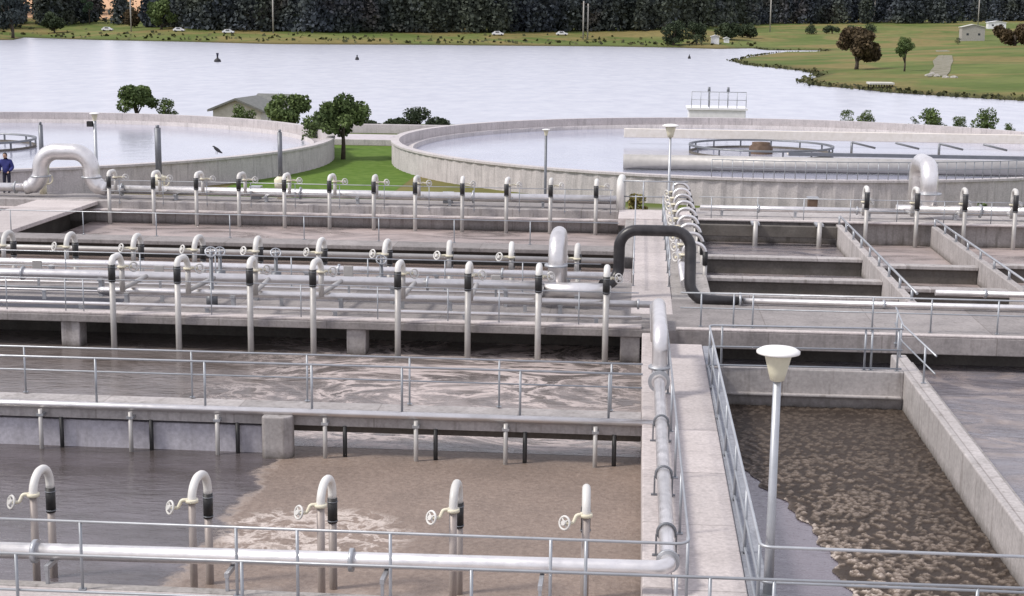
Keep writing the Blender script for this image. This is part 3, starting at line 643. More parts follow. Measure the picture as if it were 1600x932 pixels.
# ------------------------------------------------------------------ railings
def railing(label, pts, posts, h=1.0, r=.022, z=0., mids=(.5,), kick=False, bend=.12):
    """pts: plan polyline; posts: list of plan points"""
    t = thing('railing', label, 'railing', (pts[0][0], pts[0][1], z))
    MB().tube(fillet([(p[0], p[1], z + h) for p in pts], bend, 4) if len(pts) > 2 else [(p[0], p[1], z + h) for p in pts], r, 8).build('top_rail', M['galv'], t)
    for mh in mids: MB().tube(fillet([(p[0], p[1], z + mh) for p in pts], bend, 4) if len(pts) > 2 else [(p[0], p[1], z + mh) for p in pts], r * .85, 8).build('mid_rail', M['rail'], t)
    for p in posts:
        m = MB().tube([(p[0], p[1], z - .1), (p[0], p[1], z + h)], r * 1.05, 8); m.box(p[0] - .05, p[0] + .05, p[1] - .04, p[1] + .04, z + .004, z + .02); m.build('post', M['rail'], t)
    return t
def along(p, q, n, a=0.): return [(p[0] + (q[0] - p[0]) * (k + a) / n, p[1] + (q[1] - p[1]) * (k + a) / n) for k in range(n + 1) if 0 <= (k + a) / n <= 1]
fx = [at(p, 890, Y=19.95)[0] for p in (128, 370, 465, 610, 860, 915)]
railing('railing in front of the white foreground pipe turning back along the walkway', [(-13, 19.93), (.82, 19.98), (.76, 34.5)], [(x, 19.95) for x in fx] + [(.815, 20.3), (.80, 23.3), (.79, 26.3), (.775, 29.4), (.765, 32.5)], mids=(), bend=.18)
railing('railing round the near corner of the brown foam basin', [(9, 20.0), (1.78, 19.98), (1.74, 35.2), (6.2, 35.35)], [(1.79, 20.25), (1.77, 22.6), (1.77, 25.2), (1.76, 27.9), (1.75, 30.6), (1.745, 33.2), (1.76, 35.15), (2.05, 35.35), (5.35, 35.36), (5.5, 35.36), (6.1, 35.36)], mids=(.5, .06), h=1.0, r=.024, bend=.15)
railing('nearest railing crossing the bottom of the view', [(-12, 18.55), (9, 18.86)], [(-8, 18.6), (-5, 18.65), (-2, 18.68), (.62, 18.74), (1.05, 18.74), (1.86, 18.76), (4.4, 18.8)], h=1.0, mids=(.5,))
railing('front railing of the narrow walkway over the left basins', [(-22, 29.99), (.2, 29.99)], [(at(p, 600, Y=29.99)[0], 29.99) for p in (-80, 150, 320, 487, 628, 813, 952)], h=1.0, mids=(), r=.024)
railing('rear railing of the narrow walkway over the left basins', [(-22, 30.9), (.2, 30.9)], [(at(p, 600, Y=30.9)[0], 30.9) for p in (40, 300, 480, 640, 780, 955)], h=1.0, mids=(.5,), r=.02)
railing('thin railing along the front of the broad pipe deck', [(-30, 39.5), (.1, 39.5)], [(at(p, 460, Y=39.5)[0], 39.5) for p in (10, 102, 130, 330, 470, 590, 700, 780, 905)], h=.95, mids=(), r=.016)
railing('thin railing along the back of the broad pipe deck', [(-30, 44.4), (-1.0, 44.4)], [(x, 44.4) for x in np.arange(-24, -1, 2.3)], h=.9, mids=(.45,), r=.018)
railing('thin railing on the raised slab beside the sludge channel', [(-30, 51.65), (-.6, 51.65)], [(x, 51.65) for x in np.arange(-27, -1, 2.6)], h=.8, z=.36, mids=(), r=.018)
railing('left railing of the far walkway', [(-.06, 45), (-.06, 61.5)], [(-.06, y) for y in np.arange(46, 62, 2.5)], h=1.0, r=.022)
railing('right railing of the far walkway', [(1.02, 45), (1.02, 61.5)], [(1.02, y) for y in np.arange(46, 62, 2.5)], h=1.0, r=.022)
railing('railing along the front of the right pipe deck', [(1.2, 40.0), (18, 40.0)], [(x, 40.0) for x in (1.75, 2.6, 3.1, 6.2, 7.7, 9.4, 11.2)], h=.9, mids=(.5,), r=.022)
railing('railing at the back end of the long diagonal wall', [(6.6, 38.9), (6.4, 36.6), (6.55, 33.2)], [(6.58, 38.5), (6.42, 36.9), (6.5, 34.2)], h=.85, mids=(.45,), r=.022)
railing('railing on the pale dividing wall of the far right basins', [(8.07, 44.2), (8.07, 61.6)], [(8.07, y) for y in np.arange(45, 62, 2.1)], h=.35, z=-.05, mids=(), r=.04)
railing('low railing on the rightmost dividing wall', [(11.82, 44.2), (11.82, 61.6)], [(11.82, y) for y in np.arange(45, 62, 2.1)], h=.3, z=-.05, mids=(), r=.04)
railing('thin railing along the back left basin ledge', [(-22.8, 63.6), (-1, 63.6)], [(x, 63.6) for x in np.arange(-22, -1, 1.9)], h=.95, mids=(.5,), r=.016)
railing('thin railing along the back right wall', [(2.5, 62.3), (20, 62.3)], [(x, 62.3) for x in np.arange(3, 20, 1.85)], h=.9, mids=(.45,), r=.018)
railing('short railing on the landing at the far end of the walkway', [(-.7, 64.5), (2.1, 64.5)], [(-.6, 64.5), (.25, 64.5), (1.5, 64.5)], h=1.25, mids=(.6,), r=.03)
# ------------------------------------------------------------------ round clarifier tanks
def clarifier(cx, cy, Ro, label, railing_arc):
    t = thing('round_tank', label, 'tank', (cx, cy, -1.5))
    th = .42
    m = MB().lathe([(Ro + .0, -1.5 - .3), (Ro, -.12), (Ro + .12, -.12), (Ro + .12, 0), (Ro - th, 0), (Ro - th, -1.7)], (cx, cy, 0), 480, smooth=False)
    for k, v in enumerate(m.bm.verts):      # shallow ribs: every third segment of the outer wall stands proud
        if k < 960 and k % 3 == 0: v.co.x += (v.co.x - cx) / Ro * .06; v.co.y += (v.co.y - cy) / Ro * .06
    m.build('tank_wall', M['tank'], t)
    MB().lathe([(Ro - th - .002, -.62), (Ro - 1.25, -.62), (Ro - 1.25, -.5), (Ro - 1.35, -.5), (Ro - 1.35, -1.2)], (cx, cy, 0), 96).build('launder', M['tank'], t)
    MB().lathe([(4.75, -.95), (4.75, -.66), (4.62, -.66), (4.62, -.95)], (cx, cy, 0), 64).build('feed_ring', M['dark'], t)
    m = MB()
    for k in range(14):
        a = 2 * math.pi * k / 14; m.box(cx + 4.7 * math.cos(a) - .05, cx + 4.7 * math.cos(a) + .05, cy + 4.7 * math.sin(a) - .05, cy + 4.7 * math.sin(a) + .05, -.68, -.29)
    m.lathe([(4.78, -.32), (4.78, -.2), (4.60, -.2), (4.60, -.32)], (cx, cy, 0), 64); m.build('ring_handrail', M['clamp'], t)
    MB().lathe([(.78, -1.2), (.78, -.35), (.6, -.2), (.6, -.05), (.0, 0)], (cx, cy, 0), 20).build('centre_column', M['brown'], t)
    r_ = MB(); a0, a1, n = railing_arc
    if n:
        pts = [(cx + (Ro - .1) * math.cos(a0 + (a1 - a0) * k / n), cy + (Ro - .1) * math.sin(a0 + (a1 - a0) * k / n)) for k in range(n + 1)]
        r_.tube([(p[0], p[1], .9) for p in pts], .025, 6); r_.tube([(p[0], p[1], .5) for p in pts], .02, 6)
        for p in pts: r_.tube([(p[0], p[1], 0), (p[0], p[1], .9)], .022, 6)
        r_.build('rim_railing', M['rail'], t)
    w_ = struct(MB().lathe([(Ro - .45, -.80), (.0, -.80)], (cx, cy, 0), 96).build('tank_water', M['clear'])); return t
CR = (8.1, 103.2); CL = (-44.15, 97.2)
tr = clarifier(CR[0], CR[1], 24.4, 'round concrete settling tank on the right with a long bridge', (-1.75, -.75, 46))
tl = clarifier(CL[0], CL[1], 24.2, 'round concrete settling tank on the left with still water', (0, 0, 0))
br = thing('tank_bridge', 'long pale bridge crossing the right round tank to its centre ring', 'bridge', (CR[0], CR[1] + 5.6, -.6))
b0 = at(975, 212, Y=109.5)[0]
MB().box(b0, 31.4, 109.3, 109.7, -.35, .28).build('parapet', M['channel'], br, .03)
MB().tube([(at(974, 250, Y=90.5)[0], 90.5, -.34), (28.2, 90.5, -.34)], .45, 20).build('grey_band_tube', M['drop'], br)  # tube added to give the grey reflection-like band across the tank water
MB().box(9.5, 31.5, 98.6, 98.8, -.52, -.30).build('girder', M['clamp'], br)
MB().box(9.5, 31.5, 98.803, 100.0, -.5, -.42).build('bridge_deck', M['channel'], br)
for k, x in enumerate(np.arange(13.6, 31.5, 2.75)):
    MB().tube([(x, 100.0, .30), (x + 1.5, 100.0, -.05)], .07, 6).build('brace', M['clamp'], br)
for x in np.arange(13.6, 31.5, 5.5): MB().tube([(x, 100.0, -.42), (x, 100.0, .30)], .08, 6).build('post', M['clamp'], br)
# ------------------------------------------------------------------ lamps and spindle posts
def lamp(label, x, y, z0, ztop, hr, r, mat='galv', brk=False):
    t = thing('lamp_post', label, 'lamp post', (x, y, z0)); s_ = hr / .30
    MB().tube([(x, y, z0), (x, y, z0 + .9), (x, y, ztop - .36 * s_)], [r * 1.25, r, r * .9], 12).build('pole', M[mat], t)
    MB().lathe([(r * .95, -.42 * s_), (.10 * s_, -.40 * s_), (.13 * s_, -.28 * s_), (.185 * s_, -.06 * s_), (.185 * s_, -.04 * s_), (.0, -.04 * s_)], (x, y, ztop), 24).build('lamp_bowl', M['lampcream'], t)
    MB().lathe([(.19 * s_, -.038 * s_), (.30 * s_, -.02 * s_), (.30 * s_, .01 * s_), (.24 * s_, .045 * s_), (.12 * s_, .065 * s_), (0, .07 * s_)], (x, y, ztop), 24).build('lamp_cap', M['lampwhite'], t)
    MB().box(x - r * 2, x + r * 2, y - r * 2, y + r * 2, z0, z0 + .03).build('base_plate', M['clamp'], t)
    if brk: MB().box(x - .36, x - r, y - .12, y + .12, ztop - .62, ztop - .36).build('control_box', M['rubber'], t)
    return t
lamp('tall lamp post beside the near walkway with a wide white cap', 1.99, 20.9, -.03, 3.5, .30, .062)
lamp('slim lamp post in front of the right tank at the end of the far walkway', 1.35, 66.5, -1.5, 3.45, .36, .06)
lamp('dark slim lamp post in front of the right tank left of its bridge', at(852, 290, Y=75)[0], 75, -1.5, at(850, 203, Y=75)[2], .2, .07, 'clamp')
lamp('slim lamp post behind the large grey pipe arch in front of the left tank', at(149, 220, Y=72)[0], 72, -1.5, at(148, 178, Y=72)[2], .24, .09, 'galv', True)
def spindle(label, pxx, top, y, zb, r):
    p = at(pxx, top, Y=y); x = p[0]
    t = thing('valve_spindle', label, 'valve post', (x, y, zb)); MB().tube([(x, y, zb + .9), (x, y, p[2])], r, 10).build('spindle_cover', M['clamp'], t)
    MB().tube([(x, y, zb), (x, y, zb + .5)], .16, 12).build('pedestal', M['cream'], t)
    MB().lathe([(.12, .45), (.26, .5), (.28, .85), (.14, .98), (0, 1.0)], (x, y, zb), 16).build('gearbox', M['cream'], t)
    MB().ring((x + .32, y - .2, zb + .68), (1, -1, 0), .22, .035, 16, 6).build('hand_wheel', M['cream'], t)
    MB().tube([(x, y, p[2] - .02), (x, y, p[2] + .12)], r * .6, 8).build('cap', M['clamp'], t)
for a in (('dark valve post left of the large grey pipe arch', 63, 195, 66.3, -.02, .10), ('stout valve post with cream gearbox right of the large grey pipe arch', 246, 200, 66.3, -.02, .14), ('valve post with cream gearbox before the right end of the left tank', 437, 207, 66.3, -.02, .10)): spindle(*a)

# small items on the back deck
for i, (pxx, pyy, hh) in enumerate(((1270, 305, .5), (400, 283, .5), (700, 290, .4))):
    p = at(pxx, pyy, Y=66); t = thing('valve_box', ['small brown valve box in front of the right tank', 'small dark valve box below the left tank wall', 'low dark valve box below the left edge of the right tank'][i], 'valve box', (p[0], 66, -.02))
    MB().box(p[0] - .2, p[0] + .2, 65.8, 66.2, -.02, hh).build('box_body', M['brown' if i == 0 else 'clamp'], t, .02); MB().box(p[0] - .24, p[0] + .24, 65.76, 66.24, hh + .003, hh + .06).build('lid', M['galv'], t)
for lab, a, yy, hh in (('grey gate valve spindle with a big wheel on the broad pipe deck', 331, 41.2, 1.5), ('small gate valve between the third and fourth bent pipes of the second row', 345, 45.1, .9), ('small gate valve left of centre on the broad pipe deck', 432, 45.1, .9), ('dark gate valve behind the middle pier of the broad pipe deck', 596, 44.9, .8)):
    xx = at(a, 460, Y=yy)[0]; t = thing('gate_valve', lab, 'valve', (xx, yy, 0)); MB().tube([(xx, yy, 0), (xx, yy, .3), (xx, yy, .31), (xx, yy, hh)], [.16, .16, .06, .05], 10).build('body', M['clamp'], t)
    m = MB(); m.ring((xx, yy, hh), (.3, -.8, .6), .15, .024, 18, 6)
    for d in (Vector((1, .4, 0)).normalized(), Vector((-.2, .6, .8)).normalized()): m.tube([Vector((xx, yy, hh)) - d * .14, Vector((xx, yy, hh)) + d * .14], .02, 6)
    m.build('hand_wheel', M['galv'], t)
# inlet building behind the right tank
x = at(1118, 160, Y=140)[0]
t = thing('inlet_house', 'pale low inlet platform with open railings behind the right round tank', 'building', (x, 140, -1.5))
MB().box(x - 2.4, x + 2.6, 138, 142, -1.6, .0).build('block', M['whitewall'], t, .05); MB().box(x - 2.6, x + 2.75, 137.9, 142.1, .003, .18).build('roof_slab', M['whitewall'], t)
m = MB()
for xx in np.linspace(x - 2.2, x + 2.6, 7): m.tube([(xx, 138.1, .18), (xx, 138.1, 1.6)], .03, 6)
m.tube([(x - 2.2, 138.1, 1.6), (x + 2.6, 138.1, 1.6)], .03, 6); m.tube([(x - 2.2, 138.1, .9), (x + 2.6, 138.1, .9)], .025, 6); m.build('railing', M['rail'], t)
for xx in (x - .6, x + 1.1): MB().tube([(xx, 140, .18), (xx, 140, 1.5), (xx, 140, 1.52), (xx, 140, 1.95)], [.05, .05, .14, .1], 8).build('valve_post', M['clamp'], t)

# ------------------------------------------------------------------ trees
def crown_mesh(name, lobes, n, size, mat, seed, flat_=.8):
    """leaf clumps scattered through several lobes; lobes: (x,y,z,r)"""
    g_ = np.random.default_rng(seed); L_ = np.array(lobes); wgt = L_[:, 3] ** 2; ch = g_.choice(len(L_), n, p=wgt / wgt.sum())
    d = g_.normal(size=(n, 3)); d /= np.linalg.norm(d, axis=1)[:, None]; rad = g_.uniform(.35, 1.05, n) ** .6
    C = L_[ch, :3] + d * (L_[ch, 3] * rad)[:, None] * np.array([1, 1, flat_]); s_ = size * g_.uniform(.5, 1.3, n)
    a = g_.normal(size=(n, 3)); a /= np.linalg.norm(a, axis=1)[:, None]; b = np.cross(a, g_.normal(size=(n, 3))); b /= np.linalg.norm(b, axis=1)[:, None]
    c1 = C + a * s_[:, None]; c2 = C + b * s_[:, None] * .8; c3 = C - a * s_[:, None] * .9; c4 = C - b * s_[:, None] * .7
    V = np.stack([c1, c2, c3, c4], 1).reshape(-1, 3); Fc = np.arange(4 * n).reshape(n, 4)
    me = bpy.data.meshes.new(name); me.from_pydata(V.tolist(), [], Fc.tolist())
    tint = np.clip(g_.uniform(0, 1, len(L_))[ch] * .6 + g_.uniform(0, .5, n), 0, 1)
    at_ = me.attributes.new('tint', 'FLOAT', 'FACE'); at_.data.foreach_set('value', tint); me.materials.append(mat); return me
def tree(name, label, cat, loc, h, w, mat='leaf', trunk=.3, n=1400, seed=1, group=None, shape='round', size=None, nl=9):
    nl = max(nl, 17)
    g_ = np.random.default_rng(seed); t = thing(name, label, cat, loc, group); x, y, z = loc
    th = h * trunk; lobes = []
    for k in range(nl):
        a = g_.uniform(0, 2 * math.pi); q = g_.uniform(.1, 1) ** .5; zz = g_.uniform(.15, .9)
        prof = {'round': math.sin(math.pi * (.18 + .72 * zz)), 'cone': 1.05 - zz, 'column': .9, 'umbrella': .35 + .75 * zz}[shape]
        rl = w * .5 * g_.uniform(.24, .46) * (1.15 if cat == 'bush' else 1); lobes.append((math.cos(a) * q * (w * .5 - rl * .7) * prof, math.sin(a) * q * (w * .5 - rl * .7) * prof, th + (h - th) * zz, min(rl, (h - th) * (.42 if cat == 'bush' else .33))))
    me = crown_mesh('crown', lobes, int(n * 2.6), size or w * .036, M[mat], seed)
    c = bpy.data.objects.new('crown', me); COL.objects.link(c); c.parent = t
    m = MB(); r0 = max(.06, w * .035)
    m.tube([(x, y, z - .2), (x + r0 * .3, y, z + th * .6), (x, y, z + th + (h - th) * .45)], [r0 * 1.3, r0, r0 * .5], 8)
    for k in range(4):
        l = lobes[k]; m.tube([(x, y, z + th * .8), (x + l[0] * .5, y + l[1] * .5, z + th + (l[2] - th) * .55), (x + l[0], y + l[1], z + l[2])], [r0 * .6, r0 * .4, r0 * .15], 6)
    m.build('trunk', M['bark'], t); return t
def near_tree(pxx, base, top, wpx, Y, **k):
    b = at(pxx, base, Y=Y); tp = at(pxx, top, Y=Y); zb = float(terrain(b[0], Y)); sc_ = Y / F
    return tree(loc=(b[0], Y, zb), h=tp[2] - zb, w=wpx * sc_ * 1.28, **k)
near_tree(213, 176, 132, 54, 130, name='tree', label='round dark green tree rising behind the left tank rim', cat='tree', trunk=.25, n=1500, seed=3)
near_tree(262, 176, 155, 30, 130, name='bush', label='small dark bush just right of the round tree behind the left tank', cat='bush', trunk=.1, n=600, seed=4)
near_tree(380, 182, 166, 34, 128, name='bush', label='low dark bush in front of the gabled house', cat='bush', trunk=.1, n=700, seed=5)
near_tree(450, 190, 150, 66, 128, name='tree', label='green tree to the right of the gabled house', cat='tree', trunk=.15, n=1500, seed=6)
near_tree(536, 242, 152, 70, 101, name='tree', label='large loose green tree with bare limbs beside the lawn', cat='tree', trunk=.42, n=1900, seed=7)
near_tree(497, 225, 172, 50, 108, name='bush', label='dark green bush tucked against the right end of the left tank', cat='bush', trunk=.1, n=900, seed=17)
for i, (p, tp, wd) in enumerate(((582, 190, 40), (622, 187, 44), (652, 171, 40), (684, 186, 38))):
    near_tree(p, 207, tp, wd, 127, name='bush', label=['leftmost low dark bush beyond the lawn', 'second dark bush beyond the lawn', 'tallest bush beyond the lawn with an open top', 'bush beyond the lawn touching the right tank'][i], cat='bush', trunk=.15, n=700, seed=20 + i, group='bushes beyond the lawn', mat='leafdark')
for i, (p, tp, wd) in enumerate(((1323, 170, 22), (1352, 173, 26), (1427, 182, 16), (1458, 170, 40), (1500, 182, 22), (1541, 174, 36), (1577, 192, 16))):
    near_tree(p, 196, tp, wd, 133, name='bush', label='%s of seven dark bushes behind the right end of the right tank' % nth(i, 7), cat='bush', trunk=.1, n=600, seed=30 + i, group='bushes behind the right tank', mat='leaf')
b = at(994, 322, Y=67); tree('shrub', 'yellowish shrub at the far end of the walkway', 'shrub', (b[0], 67.2, -1.5), 2.1, 1.15, 'leafyellow', .1, 500, 41, size=.07)
b = at(1545, 322, Y=66); tree('shrub', 'small green shrub between the drop pipes on the back right wall', 'shrub', (b[0], 67.4, -1.5), 1.9, 1.0, 'leaf', .1, 400, 42, size=.07)

# far bank: trees standing on the right grassland
def far_tree(pxx, base, top, wpx, **k):
    p = hit(pxx, base); sc_ = p[1] / F
    return tree(loc=tuple(p), h=(base - top) * sc_ * 1.02, w=wpx * sc_, **k)
far_tree(1338, 109, 52, 78, name='tree', label='broad bronze tree on the grassy point across the lake', cat='tree', mat='leafbrown', trunk=.22, n=2600, seed=51, nl=14)
far_tree(1413, 112, 62, 36, name='tree', label='upright green tree right of the bronze tree on the grassy point', cat='tree', mat='leaf', trunk=.3, n=1300, seed=52, shape='umbrella')
far_tree(1585, 72, 40, 70, name='tree', label='wide bronze bush tree at the right edge of the far grassland', cat='tree', mat='leafbrown', trunk=.1, n=1500, seed=53)
for i, (p, b_, tp, wd) in enumerate(((1052, 71, 38, 44), (1088, 70, 40, 40), (1140, 62, 38, 50), (1172, 60, 40, 44))):
    far_tree(p, b_, tp, wd, name='tree', label=['leftmost dark rounded tree on the far shore near the white sheds', 'second dark rounded tree on the far shore behind the white sheds', 'third dark rounded tree on the far shore right of the white sheds', 'rightmost dark rounded tree on the far shore before the open grass'][i], cat='tree', mat='leafdark', trunk=.1, n=1000, seed=60 + i, group='dark trees by the white sheds')
for i, (p, b_, tp, wd) in enumerate(((1268, 54, 40, 24), (1300, 53, 42, 30), (1330, 54, 42, 26), (1360, 52, 40, 22))):
    far_tree(p, b_, tp, wd, name='bush', label='%s of four dark bushes in a row across the upper grassland' % nth(i, 4), cat='bush', mat='leafdark', trunk=.1, n=500, seed=70 + i, group='bushes across the upper grassland')
far_tree(1501, 54, 46, 8, name='bush', label='upper small dark bush by the pale mound on the right grassland', cat='bush', mat='leafdark', trunk=.1, n=200, seed=80)
far_tree(1497, 70, 60, 11, name='bush', label='lower small dark bush by the pale mound on the right grassland', cat='bush', mat='leafdark', trunk=.1, n=250, seed=81)
for i, (p, b_, tp, wd, mt, sh) in enumerate(((20, 60, -25, 70, 'pine', 'round'), (140, 38, -30, 26, 'poplar', 'column'), (252, 46, 2, 52, 'leaf', 'round'), (205, 44, 18, 34, 'leafbrown', 'round'), (130, 36, 8, 40, 'pine', 'round'), (85, 52, 18, 40, 'leafdark', 'round'))):
    far_tree(p, b_, tp, wd, name='tree', label=['big dark tree at the left end of the far shore', 'tall green poplar on the left far shore', 'rounded mid green tree on the left far shore', 'bronze tree below the bare clay slope on the left far shore', 'dark tree between the two bare clay slopes', 'dark purple tinted tree beneath the leftmost clay slope'][i], cat='tree', mat=mt, trunk=.12, n=1300, seed=90 + i, shape=sh)

# the far wood, one dark mass
def wood():
    g_ = np.random.default_rng(5); Vs, Ts = [], []
    spots = []
    for pxx in np.arange(-90, 1700, 8.5):
        for row_ in range(4):
            p_ = pxx + g_.uniform(-5, 5)
            if row_ < 4 and (28 < p_ < 64 or 152 < p_ < 182 or 196 < p_ < 232): continue
            base = np.interp(p_, [0, 150, 300, 500, 800, 1000, 1200, 1400, 1600], [44, 36, 46, 50, 50, 47, 37, 36, 34]) - row_ * 4.2 + g_.uniform(-1.5, 1.5)
            q = hit(p_, max(base, 25)); q = q + np.array([q[0] / q[1], 1, 0]) * row_ * 10; q[2] = terrain(q[0], q[1])
            spots.append((q, g_.uniform(17, 27) * (1.2 if row_ > 1 else .9), g_.uniform(0, 1)))
    for q, h, tn in spots:
        n = 480; w_ = h * g_.uniform(.20, .34); zz = g_.uniform(.02, 1, n); prof = np.where(tn > .45, 1.08 - zz, np.sin(np.pi * np.clip(zz * .85 + .12, 0, 1)))
        a = g_.uniform(0, 2 * np.pi, n); rad = w_ * prof * g_.uniform(.3, 1.1, n)
        C = np.stack([q[0] + np.cos(a) * rad, q[1] + np.sin(a) * rad, q[2] + h * zz], 1)
        s_ = g_.uniform(.4, 1.15, n); e1 = g_.normal(size=(n, 3)); e1 /= np.linalg.norm(e1, axis=1)[:, None]; e2 = np.cross(e1, g_.normal(size=(n, 3))); e2 /= np.linalg.norm(e2, axis=1)[:, None]
        Vs.append(np.stack([C + e1 * s_[:, None], C + e2 * s_[:, None], C - e1 * s_[:, None], C - e2 * s_[:, None]], 1).reshape(-1, 3)); Ts.append(np.clip(tn * .75 + g_.uniform(0, .25, n), 0, 1))
    V = np.concatenate(Vs); T = np.concatenate(Ts); Fc = np.arange(len(V)).reshape(-1, 4)
    me = bpy.data.meshes.new('wood'); me.from_pydata(V.tolist(), [], Fc.tolist()); a_ = me.attributes.new('tint', 'FLOAT', 'FACE'); a_.data.foreach_set('value', T); me.materials.append(M['wood'])
    o = bpy.data.objects.new('far_wood', me); COL.objects.link(o); tag(o, 'dark dense wood along the far side of the lake', 'wood', kind='stuff')
wood()
# reeds / scrub along the far bank
def scrub():
    g_ = np.random.default_rng(9); n = 380; P_ = []
    for k in range(n):
        p_ = g_.uniform(-40, 1180); y_ = np.interp(p_, [-40, 0, 40, 150, 300, 500, 800, 1060, 1180], [60, 58, 55, 59, 62, 65, 67, 70, 71]) + g_.uniform(-2.5, 2.5) - (g_.random() ** 3) * 12
        P_.append(hit(p_, y_))
    seg = SHORE[14:33]
    for k in range(900):    # dark reeds on the right hand bank
        i = g_.integers(0, len(seg) - 1); q = seg[i] + (seg[i + 1] - seg[i]) * g_.random() + g_.normal(size=2) * .9
        P_.append((q[0], q[1], max(terrain(q[0], q[1]), -4.0)))
    n = len(P_); C = np.array(P_) + np.array([0, 0, .3]); s_ = g_.uniform(.5, 1.2, n); s_[380:] *= .42; e1 = g_.normal(size=(n, 3)); e1 /= np.linalg.norm(e1, axis=1)[:, None]; e2 = np.cross(e1, g_.normal(size=(n, 3))); e2 /= np.linalg.norm(e2, axis=1)[:, None]
    V = np.stack([C + e1 * s_[:, None], C + e2 * s_[:, None], C - e1 * s_[:, None], C - e2 * s_[:, None]], 1).reshape(-1, 3)
    me = bpy.data.meshes.new('scrub'); me.from_pydata(V.tolist(), [], np.arange(4 * n).reshape(n, 4).tolist()); a_ = me.attributes.new('tint', 'FLOAT', 'FACE'); a_.data.foreach_set('value', g_.uniform(0, 1, n)); me.materials.append(leaf('reeds', (.03, .035, .014), (.10, .10, .04)))
    o = bpy.data.objects.new('scrub', me); COL.objects.link(o); tag(o, 'low scrub and reeds along the far lake bank', 'scrub', kind='stuff')
scrub()

# ------------------------------------------------------------------ buildings, poles, cars across the lake
def house(label, p, w_, d_, hw, hr, rz=0., wall_='plaster', roof_='roof', name='house', win=2):
    t = thing(name, label, 'house', p); x, y, z = p
    MB().box(x - w_ / 2, x + w_ / 2, y - d_ / 2, y + d_ / 2, z - .5, z + hw).build('wall', M[wall_], t)
    m = MB(); o = .4
    for yy0, yy1 in ((y - d_ / 2 - o, y + d_ / 2 + o),):
        for s_ in (-1, 1):
            a, b_ = (x, z + hw + hr), (x + s_ * (w_ / 2 + o), z + hw - .12)
            m.bm.verts.ensure_lookup_table()
            v = [m.bm.verts.new(q) for q in ((a[0], yy0, a[1]), (b_[0], yy0, b_[1]), (b_[0], yy1, b_[1]), (a[0], yy1, a[1]), (a[0], yy0, a[1] + .2), (b_[0], yy0, b_[1] + .2), (b_[0], yy1, b_[1] + .2), (a[0], yy1, a[1] + .2))]
            for f in ((0, 3, 2, 1), (4, 5, 6, 7), (0, 1, 5, 4), (1, 2, 6, 5), (2, 3, 7, 6), (3, 0, 4, 7)): m.bm.faces.new([v[i] for i in f])
    m.build('roof', M[roof_], t)
    for yy in (y - d_ / 2, y + d_ / 2 - .1):
        m = MB()
        a = [m.bm.verts.new((x - w_ / 2, yy + k, z + hw)) for k in (0, .1)]; b_ = [m.bm.verts.new((x + w_ / 2, yy + k, z + hw)) for k in (0, .1)]; c = [m.bm.verts.new((x, yy + k, z + hw + hr)) for k in (0, .1)]
        m.bm.faces.new((a[0], b_[0], c[0])); m.bm.faces.new((a[1], c[1], b_[1]))
        for q, q2 in ((a, b_), (b_, c), (c, a)): m.bm.faces.new((q[0], q2[0], q2[1], q[1]))
        m.build('gable', M[wall_], t)
    for k in range(win):
        wx = x - w_ / 2 + w_ * (k + .5) / win
        MB().box(wx - .5, wx + .5, y - d_ / 2 - .03, y - d_ / 2 + .05, z + hw * .4, z + hw * .4 + .9).build('window', M['glass'], t)
    t.rotation_euler = (0, 0, rz); return t
xh = at(372, 170, Y=138)[0]
house('pale gabled house with a dark grey roof behind the left tank', (xh, 141, -4.6), 4.6, 5, 3.85, .95, rz=R(-6))
xh2 = at(420, 165, Y=146)[0]
house('lower grey roofed annex right of the gabled house', (xh2, 149, -4.8), 2.6, 3.0, 4.35, .55, rz=R(80), win=1)
for i, (p, b_, wp, hp, lab) in enumerate(((1452 + 120, 27, 46, 8, 'upper white building among the trees at the top right'), (1556, 41, 26, 9, 'lower white building beside the bronze tree at the right edge'), (1518, 60, 34, 20, 'pale rounded shed on the right grassland'))):
    q = hit(p, b_ + 4); s_ = q[1] / F
    house(lab, (q[0], q[1], q[2] + (3 if i == 0 else 0)), wp * s_, wp * s_ * .6, hp * s_, 2 * s_ if i < 2 else 4 * s_, wall_='whitewall' if i < 2 else 'rock', roof_='whitewall' if i < 2 else 'plaster', name='far_building')
for i, (p, b_, wp, hp) in enumerate(((1117, 69, 12, 11), (1135, 67, 8, 6))):
    q = hit(p, b_); s_ = q[1] / F; house(['taller white shed among the dark trees on the far shore', 'smaller white shed on the far shore to the right of the taller one'][i], tuple(q), wp * s_, wp * s_, hp * s_, 2 * s_, wall_='whitewall', roof_='whitewall', name='shed', win=0)
# jetty shelter on the point
q = hit(1376, 139); s_ = q[1] / F
t = thing('jetty', 'pale flat topped jetty at the water edge below the bronze tree', 'jetty', (q[0], q[1], -4))
MB().box(q[0] - 19 * s_, q[0] + 19 * s_, q[1] - 1.2, q[1] + 2.5, -2.95, -2.6).build('jetty_deck', M['plaster'], t, .05)
for k in range(5):
    for yy in (-.9, 2.0): MB().tube([(q[0] + (k - 2) * 8 * s_, q[1] + yy, -4.6), (q[0] + (k - 2) * 8 * s_, q[1] + yy, -2.95)], .12, 6).build('pile', M['bark'], t)
def pole(label, pxx, base, top, y=None):
    p = hit(pxx, base); s_ = p[1] / F; h = (base - top) * s_
    t = thing('power_pole', label, 'pole', tuple(p)); MB().tube([tuple(p - [0, 0, .3]), (p[0], p[1], p[2] + h)], .3, 8).build('shaft', M['rock'], t); MB().box(p[0] - 1.1, p[0] + 1.1, p[1] - .1, p[1] + .1, p[2] + h - 1.2, p[2] + h - .95).build('crossarm', M['bark'], t)
